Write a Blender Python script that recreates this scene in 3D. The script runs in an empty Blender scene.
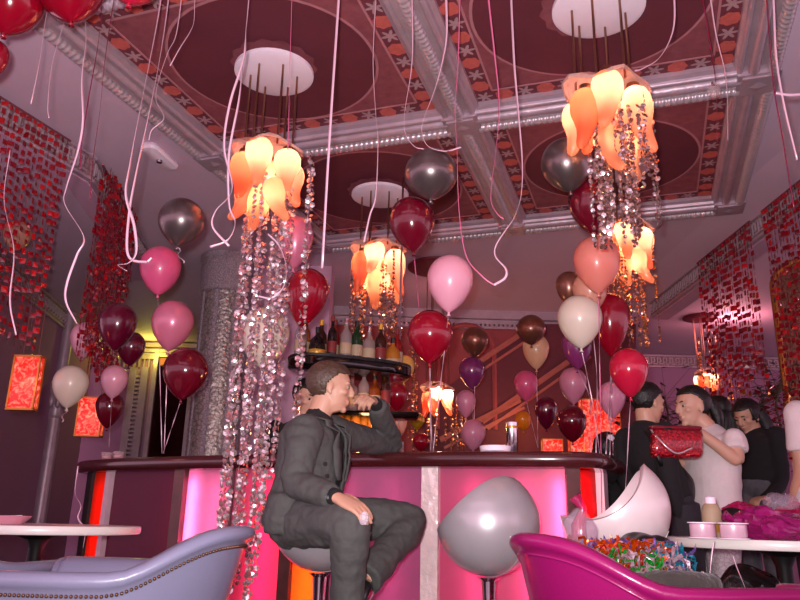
import bpy, bmesh, math, random
from mathutils import Vector, Matrix, noise
SC = bpy.context.scene
COL = SC.collection
PI = math.pi
rnd = random.Random(7)
V = Vector

# ------------------------------------------------------------------ camera
F = 740.0
CAMZ = 0.8
RT = V((0.94904176, 0.31438021, 0.02201861))
DN = V((-0.06975594, 0.27768332, -0.95813678))
FW = V((-0.30733344, 0.90777589, 0.28546295))
HF = V((FW.x, FW.y, 0)).normalized()
HR = V((HF.y, -HF.x, 0))
EYE = V((0, 0, CAMZ))
cam_d = bpy.data.cameras.new('camera')
cam_d.sensor_width = 36
cam_d.lens = F * 36 / 800
cam_d.clip_start = 0.02
cam = bpy.data.objects.new('camera', cam_d)
COL.objects.link(cam)
m = Matrix.Identity(4)
for i in range(3):
    m[i][0] = RT[i]; m[i][1] = -DN[i]; m[i][2] = -FW[i]; m[i][3] = EYE[i]
cam.matrix_world = m
SC.camera = cam
vs = SC.view_settings
vs.view_transform = 'Standard'
vs.look = 'None'
vs.gamma = 1
vs.use_curve_mapping = False
vs.exposure = 0.0


def ray(px, py):
    return RT * ((px - 400) / F) + DN * ((py - 300) / F) + FW


def U(px, py, zc):                       # point at camera depth zc
    return EYE + ray(px, py) * zc


def UH(px, py, D):                       # point at horizontal distance D straight ahead
    r = ray(px, py)
    return EYE + r * (D / r.dot(HF))


def PZ(px, py, z):                       # point on the level z
    r = ray(px, py)
    return EYE + r * ((z - CAMZ) / r.z)


def srgb(r, g, b):
    f = lambda c: c / 12.92 if c <= 0.04045 else ((c + 0.055) / 1.055) ** 2.4
    return (f(r / 255), f(g / 255), f(b / 255), 1)


# ------------------------------------------------------------------ materials
def pm(name, col, rough=0.5, metal=0.0, vary=0.12, scale=18, bump=0.0, bscale=60, emit=None, estr=0, coat=0,
       transl=0, transp=0, spec=0.5, sheen=0, col2=None):
    m = bpy.data.materials.new(name)
    m.use_nodes = True
    nt = m.node_tree
    b = nt.nodes['Principled BSDF']
    out = nt.nodes['Material Output']
    tc = nt.nodes.new('ShaderNodeTexCoord')
    nz = nt.nodes.new('ShaderNodeTexNoise')
    nz.inputs['Scale'].default_value = scale
    nz.inputs['Detail'].default_value = 4
    nt.links.new(tc.outputs['Object'], nz.inputs['Vector'])
    mx = nt.nodes.new('ShaderNodeMix')
    mx.data_type = 'RGBA'
    c1 = col if len(col) == 4 else (*col, 1)
    c2 = col2 or tuple(c * (1 - vary * 2) for c in c1[:3]) + (1,)
    mx.inputs[6].default_value = c1 if col2 else tuple(min(1, c * (1 + vary)) for c in c1[:3]) + (1,)
    mx.inputs[7].default_value = c2
    nt.links.new(nz.outputs['Fac'], mx.inputs[0])
    nt.links.new(mx.outputs[2], b.inputs['Base Color'])
    b.inputs['Roughness'].default_value = rough
    b.inputs['Metallic'].default_value = metal
    b.inputs['Specular IOR Level'].default_value = spec
    b.inputs['Coat Weight'].default_value = coat
    b.inputs['Coat Roughness'].default_value = 0.08
    if sheen:
        b.inputs['Sheen Weight'].default_value = sheen
    if emit:
        b.inputs['Emission Color'].default_value = emit
        b.inputs['Emission Strength'].default_value = estr
    if bump:
        n2 = nt.nodes.new('ShaderNodeTexNoise')
        n2.inputs['Scale'].default_value = bscale
        n2.inputs['Detail'].default_value = 3
        nt.links.new(tc.outputs['Object'], n2.inputs['Vector'])
        bp = nt.nodes.new('ShaderNodeBump')
        bp.inputs['Strength'].default_value = bump
        bp.inputs['Distance'].default_value = 0.02
        nt.links.new(n2.outputs['Fac'], bp.inputs['Height'])
        nt.links.new(bp.outputs['Normal'], b.inputs['Normal'])
    last = b.outputs[0]
    if transl:
        t = nt.nodes.new('ShaderNodeBsdfTranslucent')
        nt.links.new(mx.outputs[2], t.inputs['Color'])
        ms = nt.nodes.new('ShaderNodeMixShader')
        ms.inputs[0].default_value = transl
        nt.links.new(last, ms.inputs[1]); nt.links.new(t.outputs[0], ms.inputs[2])
        last = ms.outputs[0]
    if transp:
        t = nt.nodes.new('ShaderNodeBsdfTransparent')
        t.inputs['Color'].default_value = tuple(min(1, c ** 0.4) for c in c1[:3]) + (1,)
        ms = nt.nodes.new('ShaderNodeMixShader')
        ms.inputs[0].default_value = transp
        nt.links.new(last, ms.inputs[1]); nt.links.new(t.outputs[0], ms.inputs[2])
        last = ms.outputs[0]
    nt.links.new(last, out.inputs['Surface'])
    return m


def voro(m, scale, amount, dark):          # ornament relief / pattern mixed over the base colour
    nt = m.node_tree
    b = nt.nodes['Principled BSDF']
    src = b.inputs['Base Color'].links[0].from_socket
    tc = [n for n in nt.nodes if n.type == 'TEX_COORD'][0]
    v = nt.nodes.new('ShaderNodeTexVoronoi')
    v.feature = 'DISTANCE_TO_EDGE'
    v.inputs['Scale'].default_value = scale
    nt.links.new(tc.outputs['Object'], v.inputs['Vector'])
    r = nt.nodes.new('ShaderNodeValToRGB')
    r.color_ramp.elements[0].position = 0.04
    r.color_ramp.elements[0].color = (amount,) * 3 + (1,)
    r.color_ramp.elements[1].position = 0.12
    r.color_ramp.elements[1].color = (0, 0, 0, 1)
    nt.links.new(v.outputs['Distance'], r.inputs[0])
    mx = nt.nodes.new('ShaderNodeMix')
    mx.data_type = 'RGBA'
    nt.links.new(r.outputs[0], mx.inputs[0])
    nt.links.new(src, mx.inputs[6])
    mx.inputs[7].default_value = dark
    nt.links.new(mx.outputs[2], b.inputs['Base Color'])
    return m


# ------------------------------------------------------------------ mesh building
class MB:
    def __init__(s):
        s.v = []; s.f = []; s.mi = []; s.cur = 0

    def add(s, vs, fs):
        n = len(s.v)
        s.v += [V(p) for p in vs]
        s.f += [tuple(i + n for i in f) for f in fs]
        s.mi += [s.cur] * len(fs)

    def box(s, c, size, ax=None):
        c = V(c)
        X, Y, Z = ax or (V((1, 0, 0)), V((0, 1, 0)), V((0, 0, 1)))
        a, b, d = (k / 2 for k in size)
        p = [c + X * (a * i) + Y * (b * j) + Z * (d * k) for k in (-1, 1) for j in (-1, 1) for i in (-1, 1)]
        s.add(p, [(0, 2, 3, 1), (4, 5, 7, 6), (0, 1, 5, 4), (1, 3, 7, 5), (3, 2, 6, 7), (2, 0, 4, 6)])

    def rbox(s, c, size, r, ax=None, seg=3):
        """box with rounded vertical edges and softened rims"""
        c = V(c)
        X, Y, Z = ax or (V((1, 0, 0)), V((0, 1, 0)), V((0, 0, 1)))
        a, b, h = (k / 2 for k in size)
        rings = []
        rr = min(r, h)
        lv = [(-h, rr), (-h + rr * 0.3, rr * 0.3), (-h + rr, 0), (h - rr, 0), (h - rr * 0.3, rr * 0.3), (h, rr)]
        for z, ins in lv:
            ring = []
            for sx, sy, a0 in ((1, 1, 0), (-1, 1, PI / 2), (-1, -1, PI), (1, -1, 3 * PI / 2)):
                for k in range(seg + 1):
                    t = a0 + PI / 2 * k / seg
                    ring.append(c + X * (sx * (a - r) + math.cos(t) * (r - ins)) + Y * (sy * (b - r) + math.sin(t) * (r - ins)) + Z * z)
            rings.append(ring)
        s.rings(rings, True, True)

    def rings(s, rings, cap0=False, cap1=False, closed=False):
        n = len(rings[0]); k = len(rings)
        vs = [p for r in rings for p in r]
        fs = []
        for i in range(k if closed else k - 1):
            i2 = (i + 1) % k
            for j in range(n):
                j2 = (j + 1) % n
                fs.append((i * n + j, i * n + j2, i2 * n + j2, i2 * n + j))
        if cap0: fs.append(tuple(range(n))[::-1])
        if cap1: fs.append(tuple((k - 1) * n + j for j in range(n)))
        s.add(vs, fs)

    def lathe(s, prof, c=(0, 0, 0), n=20, axis=None):
        c = V(c)
        Z = (axis or V((0, 0, 1))).normalized()
        X = Z.orthogonal().normalized(); Y = Z.cross(X)
        rings = [[c + X * (r * math.cos(2 * PI * j / n)) + Y * (r * math.sin(2 * PI * j / n)) + Z * z for j in range(n)] for r, z in prof]
        s.rings(rings, True, True)

    def tube(s, pts, r, n=8, cap=True):
        pts = [V(p) for p in pts]
        rs = r if isinstance(r, (list, tuple)) else [r] * len(pts)
        rings = []
        X = None
        for i, p in enumerate(pts):
            t = (pts[min(i + 1, len(pts) - 1)] - pts[max(i - 1, 0)])
            t = t.normalized() if t.length > 1e-9 else V((0, 0, 1))
            X = t.orthogonal() if X is None else X - t * X.dot(t)
            if X.length < 1e-6: X = t.orthogonal()
            X = X.normalized(); Y = t.cross(X)
            rings.append([p + (X * math.cos(2 * PI * j / n) + Y * math.sin(2 * PI * j / n)) * rs[i] for j in range(n)])
        s.rings(rings, cap, cap)

    def loft(s, secs, side, n=14):
        """secs: (point, half width along side, half depth); closed rounded ends"""
        side = V(side)
        pts = [V(q[0]) for q in secs]
        rings = []
        for i, (p, a, b) in enumerate(secs):
            t = (pts[min(i + 1, len(pts) - 1)] - pts[max(i - 1, 0)]).normalized()
            X = (side - t * side.dot(t)).normalized(); Y = t.cross(X)
            rings.append([V(p) + X * (a * math.cos(2 * PI * j / n)) + Y * (b * math.sin(2 * PI * j / n)) for j in range(n)])
        s.rings(rings, True, True)

    def ell(s, c, r, ax=None, nu=14, nv=10):
        c = V(c)
        X, Y, Z = ax or (V((1, 0, 0)), V((0, 1, 0)), V((0, 0, 1)))
        rx, ry, rz = (r, r, r) if isinstance(r, (int, float)) else r
        vs = [c + Z * rz]
        for i in range(1, nv):
            t = PI * i / nv
            for j in range(nu):
                p = 2 * PI * j / nu
                vs.append(c + X * (rx * math.sin(t) * math.cos(p)) + Y * (ry * math.sin(t) * math.sin(p)) + Z * (rz * math.cos(t)))
        vs.append(c - Z * rz)
        fs = [(0, 1 + j, 1 + (j + 1) % nu) for j in range(nu)]
        for i in range(nv - 2):
            for j in range(nu):
                a = 1 + i * nu + j; b = 1 + i * nu + (j + 1) % nu
                fs.append((a, a + nu, b + nu, b))
        L = len(vs) - 1
        fs += [(L, 1 + (nv - 2) * nu + (j + 1) % nu, 1 + (nv - 2) * nu + j) for j in range(nu)]
        s.add(vs, fs)


WL = {}


def finish(name, me, mats, parent, smooth, loc=None):
    for mt in (mats if isinstance(mats, (list, tuple)) else [mats]):
        me.materials.append(mt)
    o = bpy.data.objects.new(name, me)
    COL.objects.link(o)
    if parent is not None:
        off = WL[parent.name]
        o.parent = parent
        WL[o.name] = off
    else:
        off = V(loc) if loc is not None else V((0, 0, 0))
        o.location = off
        WL[o.name] = off
    if off.length > 0:
        me.transform(Matrix.Translation(-off))
    if smooth:
        for p in me.polygons: p.use_smooth = True
        if smooth is not True:
            try:
                me.set_sharp_from_angle(angle=math.radians(smooth))
            except Exception:
                pass
    return o


def obj(name, mb, mats, parent=None, smooth=40, loc=None, fixn=True):
    me = bpy.data.meshes.new(name)
    me.from_pydata([tuple(p) for p in mb.v], [], mb.f)
    me.polygons.foreach_set('material_index', mb.mi)
    if fixn:
        bm = bmesh.new(); bm.from_mesh(me)
        bmesh.ops.recalc_face_normals(bm, faces=bm.faces)
        bm.to_mesh(me); bm.free()
    me.update()
    return finish(name, me, mats, parent, smooth, loc)


def blob(name, mb, voxel, mat, parent=None, smooth=3, loc=None, clip=None):
    """union of closed shapes into one continuous skin"""
    me = bpy.data.meshes.new('tmp')
    me.from_pydata([tuple(p) for p in mb.v], [], mb.f)
    bm = bmesh.new(); bm.from_mesh(me)
    bmesh.ops.recalc_face_normals(bm, faces=bm.faces)
    bm.to_mesh(me); bm.free()
    t = bpy.data.objects.new('tmp', me)
    COL.objects.link(t)
    r = t.modifiers.new('r', 'REMESH'); r.mode = 'VOXEL'; r.voxel_size = voxel
    if smooth:
        q = t.modifiers.new('s', 'SMOOTH'); q.iterations = smooth; q.factor = 0.5
    dg = bpy.context.evaluated_depsgraph_get()
    dg.update()
    me2 = bpy.data.meshes.new_from_object(t.evaluated_get(dg))
    bpy.data.objects.remove(t); bpy.data.meshes.remove(me)
    me2.name = name
    if clip:
        bm = bmesh.new(); bm.from_mesh(me2)
        bmesh.ops.delete(bm, geom=[v for v in bm.verts if clip(v.co)], context='VERTS')
        for _ in range(70):                     # even out the cut edge
            new = {}
            for v in bm.verts:
                if v.is_boundary:
                    nb_ = [e.other_vert(v).co for e in v.link_edges if e.is_boundary]
                    if len(nb_) == 2: new[v] = v.co * .2 + (nb_[0] + nb_[1]) * .4
            for v, c in new.items(): v.co = c
        bm.to_mesh(me2); bm.free()
    me2.materials.clear()
    return finish(name, me2, mat, parent, True, loc)


def thing(name, label, cat, loc=(0, 0, 0), group=None):
    o = bpy.data.objects.new(name, None)
    o.empty_display_size = 0.1
    COL.objects.link(o)
    o.location = loc
    WL[o.name] = V(loc)
    tag(o, label, cat, group)
    return o


def tag(o, label, cat, group=None, kind=None):
    o['label'] = label; o['category'] = cat
    if group: o['group'] = group
    if kind: o['kind'] = kind
    return o


def struct(name, mb, mats, smooth=40, label=None):
    o = obj(name, mb, mats, None, smooth)
    o['kind'] = 'structure'
    if label: o['label'] = label
    return o


def kids(o):
    return [c for c in bpy.data.objects if c.parent == o]


def dup(root, loc, rotz, label, group=None):
    r = root.copy(); COL.objects.link(r)
    r.location = loc; r.rotation_euler = (0, 0, rotz)
    r['label'] = label
    if group: r['group'] = group
    for ch in kids(root):
        c = ch.copy(); COL.objects.link(c); c.parent = r
        for g in kids(ch):
            d = g.copy(); COL.objects.link(d); d.parent = c
    return r


def catmull(pts, k=6):
    pts = [V(p) for p in pts]
    if len(pts) < 3:
        return [pts[0].lerp(pts[-1], i / k) for i in range(k + 1)]
    P = [pts[0] * 2 - pts[1]] + pts + [pts[-1] * 2 - pts[-2]]
    out = []
    for i in range(1, len(P) - 2):
        a, b, c, d = P[i - 1:i + 3]
        for j in range(k):
            t = j / k
            out.append(0.5 * ((2 * b) + (c - a) * t + (2 * a - 5 * b + 4 * c - d) * t * t + (3 * b - a - 3 * c + d) * t ** 3))
    out.append(pts[-1])
    return out


def lamp(name, kind, loc, energy, color, **kw):
    l = bpy.data.lights.new(name, kind)
    l.energy = energy; l.color = color[:3]
    for k, v in kw.items(): setattr(l, k, v)
    o = bpy.data.objects.new(name, l)
    COL.objects.link(o)
    o.location = loc
    return o


def aim(o, target):
    d = V(target) - V(o.location)
    o.rotation_euler = d.to_track_quat('-Z', 'Y').to_euler()
# ------------------------------------------------------------------ palette
M = {}
M['ceil'] = pm('ceiling_paint', srgb(216, 188, 208), .7, vary=.03, scale=3)
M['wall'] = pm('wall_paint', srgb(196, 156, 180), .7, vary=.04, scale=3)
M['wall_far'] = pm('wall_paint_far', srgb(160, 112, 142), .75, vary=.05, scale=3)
M['wall_orange'] = pm('terracotta_paint', srgb(164, 70, 72), .75, vary=.06, scale=3)
M['plaster'] = pm('silver_plaster', srgb(190, 166, 178), .38, metal=.35, vary=.15, scale=9, bump=.15, bscale=40)
M['rope'] = pm('silver_rope', srgb(205, 188, 196), .3, metal=.45, vary=.08)
M['frieze'] = voro(pm('frieze_relief', srgb(172, 140, 146), .5, metal=.25, vary=.2, scale=40, bump=.3), 26, .7, srgb(95, 66, 78))
M['p_field'] = pm('panel_maroon', srgb(106, 42, 56), .75, vary=.12, scale=5)
M['p_border'] = pm('panel_border', srgb(124, 54, 68), .7, vary=.2, scale=30)
M['p_scroll'] = pm('panel_scroll', srgb(112, 46, 60), .7, scale=17, col2=srgb(160, 90, 98))
M['p_line'] = pm('panel_line', srgb(188, 124, 132), .7)
M['p_rosette'] = pm('panel_rosette', srgb(208, 98, 90), .7, vary=.18, scale=40)
M['p_star'] = pm('panel_star', srgb(186, 146, 152), .7, vary=.15, scale=40)
M['white_plaster'] = pm('white_plaster', srgb(244, 224, 236), .6, vary=.02)
M['wood'] = pm('dark_counter', srgb(70, 24, 26), .22, vary=.25, scale=6, coat=.6)
M['floor'] = voro(pm('floor_tiles', srgb(64, 30, 38), .3, vary=.2, scale=4), 2.2, .5, srgb(30, 14, 18))
M['black'] = pm('black', srgb(14, 12, 13), .45)
M['blackgloss'] = pm('black_gloss', srgb(10, 9, 10), .12, coat=.6)
M['chrome'] = pm('chrome', srgb(215, 210, 212), .12, metal=1, vary=.02)
M['brass'] = pm('brass_rod', srgb(150, 104, 84), .3, metal=.9, vary=.1)
M['columnm'] = voro(pm('sequin_column', srgb(186, 172, 166), .28, metal=.5, vary=.3, scale=22, bump=.7, bscale=34), 24, .55, srgb(70, 60, 58))
M['columnrim'] = voro(pm('column_rim', srgb(196, 178, 188), .4, metal=.4, vary=.3, scale=70, bump=.8, bscale=90), 55, .5, srgb(84, 70, 80))
M['mirror'] = pm('dark_mirror', srgb(70, 34, 38), .08, metal=.9, vary=.2, scale=2)
M['bark'] = pm('bark', srgb(80, 60, 48), .8)

# ------------------------------------------------------------------ ceiling, coffers
ZC = 3.22
XL = [-2.77, -0.98, 0.71]
YL = [-1.0, 0.7, 2.38, 4.05, 5.85]
b = MB()
hx0, hx1, hy0, hy1 = XL[0] - .1, XL[-1] + .1, YL[0] - .1, YL[-1] + .1
x0, x1, y0, y1 = -9.5, 9.0, -3.0, 13.5
for (ax, bx, ay, by) in ((x0, hx0, y0, y1), (hx1, x1, y0, y1), (hx0, hx1, hy1, y1), (hx0, hx1, y0, hy0)):
    b.box(((ax + bx) / 2, (ay + by) / 2, ZC + .06), (bx - ax, by - ay, .12))
struct('ceiling', b, M['ceil'])


def coffer_panel(ix, iy):
    xa, xb = XL[ix] + .12, XL[ix + 1] - .12
    ya, yb = YL[iy] + .12, YL[iy + 1] - .12
    cx, cy = (xa + xb) / 2, (ya + yb) / 2
    z = 3.262
    b = MB()
    b.cur = 0
    b.box((cx, cy, z + .03), (xb - xa + .2, yb - ya + .2, .06))       # border ground
    w = .115
    hx, hy = (xb - xa) / 2 - w, (yb - ya) / 2 - w
    b.cur = 1
    b.box((cx, cy, z - .001), (2 * hx, 2 * hy, .004))                 # spandrels
    b.cur = 3
    for s in (-1, 1):                                                # thin lines
        b.box((cx + s * hx, cy, z - .003), (.012, 2 * hy, .006))
        b.box((cx, cy + s * hy, z - .003), (2 * hx, .012, .006))
    n = 56
    R = min(hx, hy) * .99
    def disc(r, zz, cxx=cx, cyy=cy, k=n, f=None):
        b.add([(cxx + (r if f is None else f(j)) * math.cos(2 * PI * j / k), cyy + (r if f is None else f(j)) * math.sin(2 * PI * j / k), zz) for j in range(k)], [tuple(range(k))])
    disc(R, z - .0045)
    b.cur = 2
    disc(R - .016, z - .006)
    b.cur = 1
    disc(.245, z - .0075, f=lambda j: .236 + .01 * math.cos(j * 2 * PI / n * 14))
    k = 0
    def motif(px, py):
        nonlocal k
        b.cur = 4 if k % 2 == 0 else 5
        if k % 2 == 0: disc(.054, z - .004, px, py, 28, lambda j: .052 + .004 * math.cos(j * 2 * PI / 28 * 7))
        else: disc(.05, z - .004, px, py, 36, lambda j: .036 + .018 * math.cos(j * 2 * PI / 36 * 6 + .6))
        k += 1
    m_ = w / 2
    nx = int((xb - xa) / .115) // 2 * 2; ny = int((yb - ya) / .115) // 2 * 2
    for i in range(nx):
        x = xa + m_ + (xb - xa - 2 * m_) * i / (nx - 1)
        motif(x, ya + m_)
    k = 1
    for i in range(nx):
        x = xa + m_ + (xb - xa - 2 * m_) * i / (nx - 1)
        motif(x, yb - m_)
    for xx in (xa + m_, xb - m_):
        k = 1
        for i in range(1, ny - 1):
            motif(xx, ya + m_ + (yb - ya - 2 * m_) * i / (ny - 1))
    o = obj('ceiling', b, [M['p_border'], M['p_scroll'], M['p_field'], M['p_line'], M['p_rosette'], M['p_star']], None, False, fixn=False)
    o['kind'] = 'structure'


for ix in range(2):
    for iy in range(1, 4):
        coffer_panel(ix, iy)

tn = [0]


def trim(mb, mats, smooth=40):
    tn[0] += 1
    return struct('trim_%d' % tn[0], mb, mats, smooth)


def rope_mesh(b, p, q, r=.032, pitch=.036):
    p, q = V(p), V(q)
    d = q - p; L = d.length; t = d / L
    X = t.orthogonal().normalized(); Y = t.cross(X)
    n = int(L / .006); m_ = 12
    rings = []
    for i in range(n + 1):
        s = L * i / n
        ring = []
        for j in range(m_):
            a = 2 * PI * j / m_
            rr = r * (1 + .1 * math.cos(2 * PI * s / pitch + a))
            ring.append(p + t * s + X * (rr * math.cos(a)) + Y * (rr * math.sin(a)))
        rings.append(ring)
    b.rings(rings, True, True)


def beam(p, q, rope_off, strips, w=.13):
    """moulded beam between two plan points; strips = (offset, half-round radius)"""
    p, q = V((p[0], p[1], 0)), V((q[0], q[1], 0))
    t = (q - p).normalized(); n_ = V((t.y, -t.x, 0))
    b = MB()
    prof = [(-w, 3.29), (-w, 3.235), (-w + .025, 3.222), (-w + .03, 3.205), (w - .03, 3.205), (w - .025, 3.222), (w, 3.235), (w, 3.29)]
    b.rings([[e + n_ * u + V((0, 0, z)) for u, z in prof] for e in (p, q)], True, True)
    for off, r in strips:
        prof = [(r * math.cos(a), -r * math.sin(a)) for a in [PI * k / 8 for k in range(9)]]
        b.rings([[e + n_ * (off + u) + V((0, 0, 3.207 + z)) for u, z in prof] for e in (p, q)], True, True)
    o = trim(b, M['plaster'])
    rb = MB()
    rope_mesh(rb, p + n_ * rope_off + V((0, 0, 3.2)), q + n_ * rope_off + V((0, 0, 3.2)))
    r = obj('rope_moulding', rb, M['rope'], None, 60)
    r.parent = o


def bracket_strip():
    pass


for i, x in enumerate(XL):
    off, st = ((0, ((-.085, .018), (.085, .018))) if i == 1 else (-.07 if i == 0 else .07, ((.03 if i == 0 else -.03, .03), (.1 if i == 0 else -.1, .016))))
    for k in range(1, 4):
        beam((x, YL[k] + .09), (x, YL[k + 1] - .09), off, st)
for k in (2, 3, 4):
    for i in range(2):
        beam((XL[i] + .09, YL[k]), (XL[i + 1] - .09, YL[k]), -.07, ((.03, .034), (.1, .016)))
b = MB()
for x in XL:
    for y in YL[2:]:
        b.box((x, y, 3.235), (.22, .22, .11))
        b.box((x, y, 3.176), (.17, .17, .012))
        b.add([(x - .05, y, 3.166), (x, y - .05, 3.166), (x + .05, y, 3.166), (x, y + .05, 3.166), (x, y, 3.155), (x, y, 3.172)],
              [(0, 1, 4), (1, 2, 4), (2, 3, 4), (3, 0, 4), (1, 0, 5), (2, 1, 5), (3, 2, 5), (0, 3, 5)])
trim(b, M['plaster'], False)

# ------------------------------------------------------------------ floor and walls
b = MB(); b.box((0, 5, -.05), (19, 18, .1)); struct('floor', b, M['floor'])


def wall(name, p, q, z0, z1, th, mat):
    p, q = V((p[0], p[1], 0)), V((q[0], q[1], 0))
    t = (q - p).normalized(); n_ = V((-t.y, t.x, 0))
    b = MB()
    b.box((p + q) / 2 + n_ * (th / 2) + V((0, 0, (z0 + z1) / 2)), ((q - p).length, th, z1 - z0), (t, n_, V((0, 0, 1))))
    return struct(name, b, mat)


def frieze(p, q, z1, h, side, mat=None):
    """ornament band with two thin fillets, standing proud of the wall on its room side"""
    p, q = V((p[0], p[1], 0)), V((q[0], q[1], 0))
    t = (q - p).normalized(); n_ = V((t.y, -t.x, 0)) * side
    ax = (t, n_, V((0, 0, 1)))
    L = (q - p).length
    b = MB()
    c = (p + q) / 2
    b.cur = 0
    b.box(c + n_ * .012 + V((0, 0, z1 - h / 2)), (L, .03, h), ax)
    b.cur = 1
    b.box(c + n_ * .02 + V((0, 0, z1 - h)), (L, .045, .02), ax)
    b.box(c + n_ * .02 + V((0, 0, z1 - .01)), (L, .045, .02), ax)
    b.cur = 2
    u = .09                                                    # meander of small raised bars
    n = int(L / u)
    if L < 8:
        for i in range(n):
            x = -L / 2 + (i + .5) * u
            for dx, dz, sx, sz in ((-.024, 0, .01, .09), (0, .042, .05, .01), (.02, .01, .01, .06), (.006, -.018, .03, .01), (.03, -.045, .05, .01)):
                b.box(c + t * (x + dx) + n_ * .03 + V((0, 0, z1 - h / 2 + dz * h / .17)), (sx, .012, sz * h / .17), ax)
    return trim(b, [mat or M['frieze'], M['plaster'], M['rope']], False)


def xy(p): return (p.x, p.y)


# left header with its bend
HA, HB, HC, HD = (-3.72, 0.0), (-3.585, 3.76), (-4.2, 5.05), xy(PZ(152, 262, 3.2))
hp = [V((*p, 0)) for p in (HA, HB, HD)]
t1, t2 = (hp[1] - hp[0]).normalized(), (hp[2] - hp[1]).normalized()
nn = [V((-t1.y, t1.x, 0)), (V((-t1.y - t2.y, t1.x + t2.x, 0))).normalized(), V((-t2.y, t2.x, 0))]
b = MB()
b.rings([[p + V((0, 0, 3.0)), p + V((0, 0, 3.22)), p + n_ * .16 + V((0, 0, 3.22)), p + n_ * .16 + V((0, 0, 3.0))] for p, n_ in zip(hp, nn)], True, True)
struct('wall_left', b, M['wall'])
for p, q in ((HA, HB), (HB, HD)):
    frieze(p, q, 3.2, .18, 1)
# far left wall beyond the header
fl = [PZ(42, 291, 3.2), PZ(70, 315, 3.2)]
d = (fl[1] - fl[0]).normalized()
FLA, FLB = xy(fl[0] - d * 3.2), xy(fl[1] + d * 1.2)
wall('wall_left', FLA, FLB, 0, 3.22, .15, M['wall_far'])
frieze(FLA, FLB, 3.2, .22, 1)
# back wall
BD = 10.6
bp = lambda px: xy(HF * BD + HR * ((px - 400) / F * (BD * .958 + .4)))
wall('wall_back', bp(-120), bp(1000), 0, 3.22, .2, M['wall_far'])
frieze(bp(600), bp(1000), 3.2, .17, 1)
b = MB()                                       # yellow lit cornice with hatched bands and pilaster on the left back wall
ax = (HR, HF, V((0, 0, 1)))
for dz, hh, dd in ((0, .06, .12), (-.08, .05, .09), (-.16, .09, .05)):
    b.box(UH(130, 345, BD - dd / 2) + V((0, 0, dz)), (2.4, dd, hh), ax)
for k in range(20):
    b.box(UH(90 + k * 5, 360, BD - .03) + V((0, 0, -.03)), (.02, .05, .16), ax)
trim(b, M['plaster'])
b = MB()
for px in (128, 140):
    b.box(UH(px, 420, BD - .05) + V((0, 0, -.55)), (.1, .1, 2.6), ax)
for k in range(34):
    b.box(UH(134, 420, BD - .045) + V((0, 0, .62 - k * .06)), (.1, .07, .03), ax)
trim(b, M['plaster'], False)
b = MB()
b.box(UH(168, 430, BD - .03), (.5, .06, 2.1), ax)
o = struct('door_1', b, M['mirror'])
b = MB()
for s in (-1, 1): b.box(UH(168, 430, BD - .05) + HR * (.27 * s), (.06, .1, 2.1), ax)
b.box(UH(168, 430, BD - .05) + V((0, 0, 1.07)), (.6, .1, .06), ax)
c = obj('door_frame', b, M['plaster']); c.parent = o
# lilac pier beside the column
pA, pB = UH(236, 380, 7.0), UH(326, 380, 7.0)
wall('wall_middle', xy(pA), xy(pB), 0, 3.22, .35, M['wall'])
# terracotta wall behind the bar
cA, cB = UH(318, 340, 8.55), UH(632, 340, 8.62)
wall('wall_behind_bar', xy(cA), xy(cB), 0, 3.22, .2, M['wall_orange'])
b = MB()
t = (cB - cA); t.z = 0; t.normalize(); n_ = V((t.y, -t.x, 0))
for off, z, w_, h_ in ((.06, 3.17, .12, .1), (.035, 3.09, .07, .05), (.02, 3.03, .04, .03)):
    p = (cA + cB) / 2; p.z = 0
    b.box(p + n_ * off + V((0, 0, z)), ((cB - cA).length, w_, h_), (t, n_, V((0, 0, 1))))
for k in range(70):
    p = cA.lerp(cB, (k + .5) / 70); p.z = 3.055
    b.box(p + n_ * .045, (.03, .03, .03), (t, n_, V((0, 0, 1))))
trim(b, M['plaster'], False)
b = MB()                                       # diagonal mouldings and arch on that wall
for (xa, ya, xb, yb) in ((470, 368, 540, 322), (482, 422, 585, 350), (440, 440, 520, 400)):
    p, q = UH(xa, ya, 8.5), UH(xb, yb, 8.5)
    tt = (q - p).normalized(); nn = HF
    for off, w_ in ((0, .06), (.1, .03)):
        b.box((p + q) / 2 - tt.cross(nn) * off, ((q - p).length, .06, w_), (tt, nn, tt.cross(nn)))
trim(b, pm('painted_moulding', srgb(178, 88, 74), .5))
b = MB()                                       # maroon lower part of the wall, its edge following the rails
pts = [UH(x, y, 8.5) for x, y in ((424, 404), (481, 362), (540, 324), (636, 324), (636, 520), (424, 520))]
b.add([q - HF * .0 for q in pts] + [q + HF * .03 for q in pts], [tuple(range(6)), tuple(range(11, 5, -1))] + [(i, (i + 1) % 6, 6 + (i + 1) % 6, 6 + i) for i in range(6)])
trim(b, pm('maroon_dado', srgb(104, 36, 48), .7, vary=.1))
b = MB()
c0 = UH(466, 352, 8.5)
pts = [c0 + HR * (.33 * math.cos(a)) + V((0, 0, .33 * math.sin(a))) for a in [PI * k / 14 for k in range(15)]]
b.tube([pts[0] - V((0, 0, .9))] + pts + [pts[-1] - V((0, 0, .9))], .03, 6)
trim(b, M['wall_orange'])
# right header
RA, RB = V((2.35, 2.28, 0)), V((0.13, 8.4, 0))
wall('wall_right', (RB.x, RB.y), (RA.x, RA.y), 3.0, 3.22, .16, M['wall'])
frieze((RB.x, RB.y), (RA.x, RA.y), 3.2, .18, 1)
b = MB()                                       # shallow cove running along the header
t = (RA - RB).normalized(); n_ = V((t.y, -t.x, 0))
b.rings([[e + n_ * u + V((0, 0, z)) for u, z in ((0, 3.225), (0, 3.19), (.1, 3.192), (.3, 3.21), (.42, 3.225))] for e in (RA, RB)], True, True)
trim(b, M['ceil'])

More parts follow.
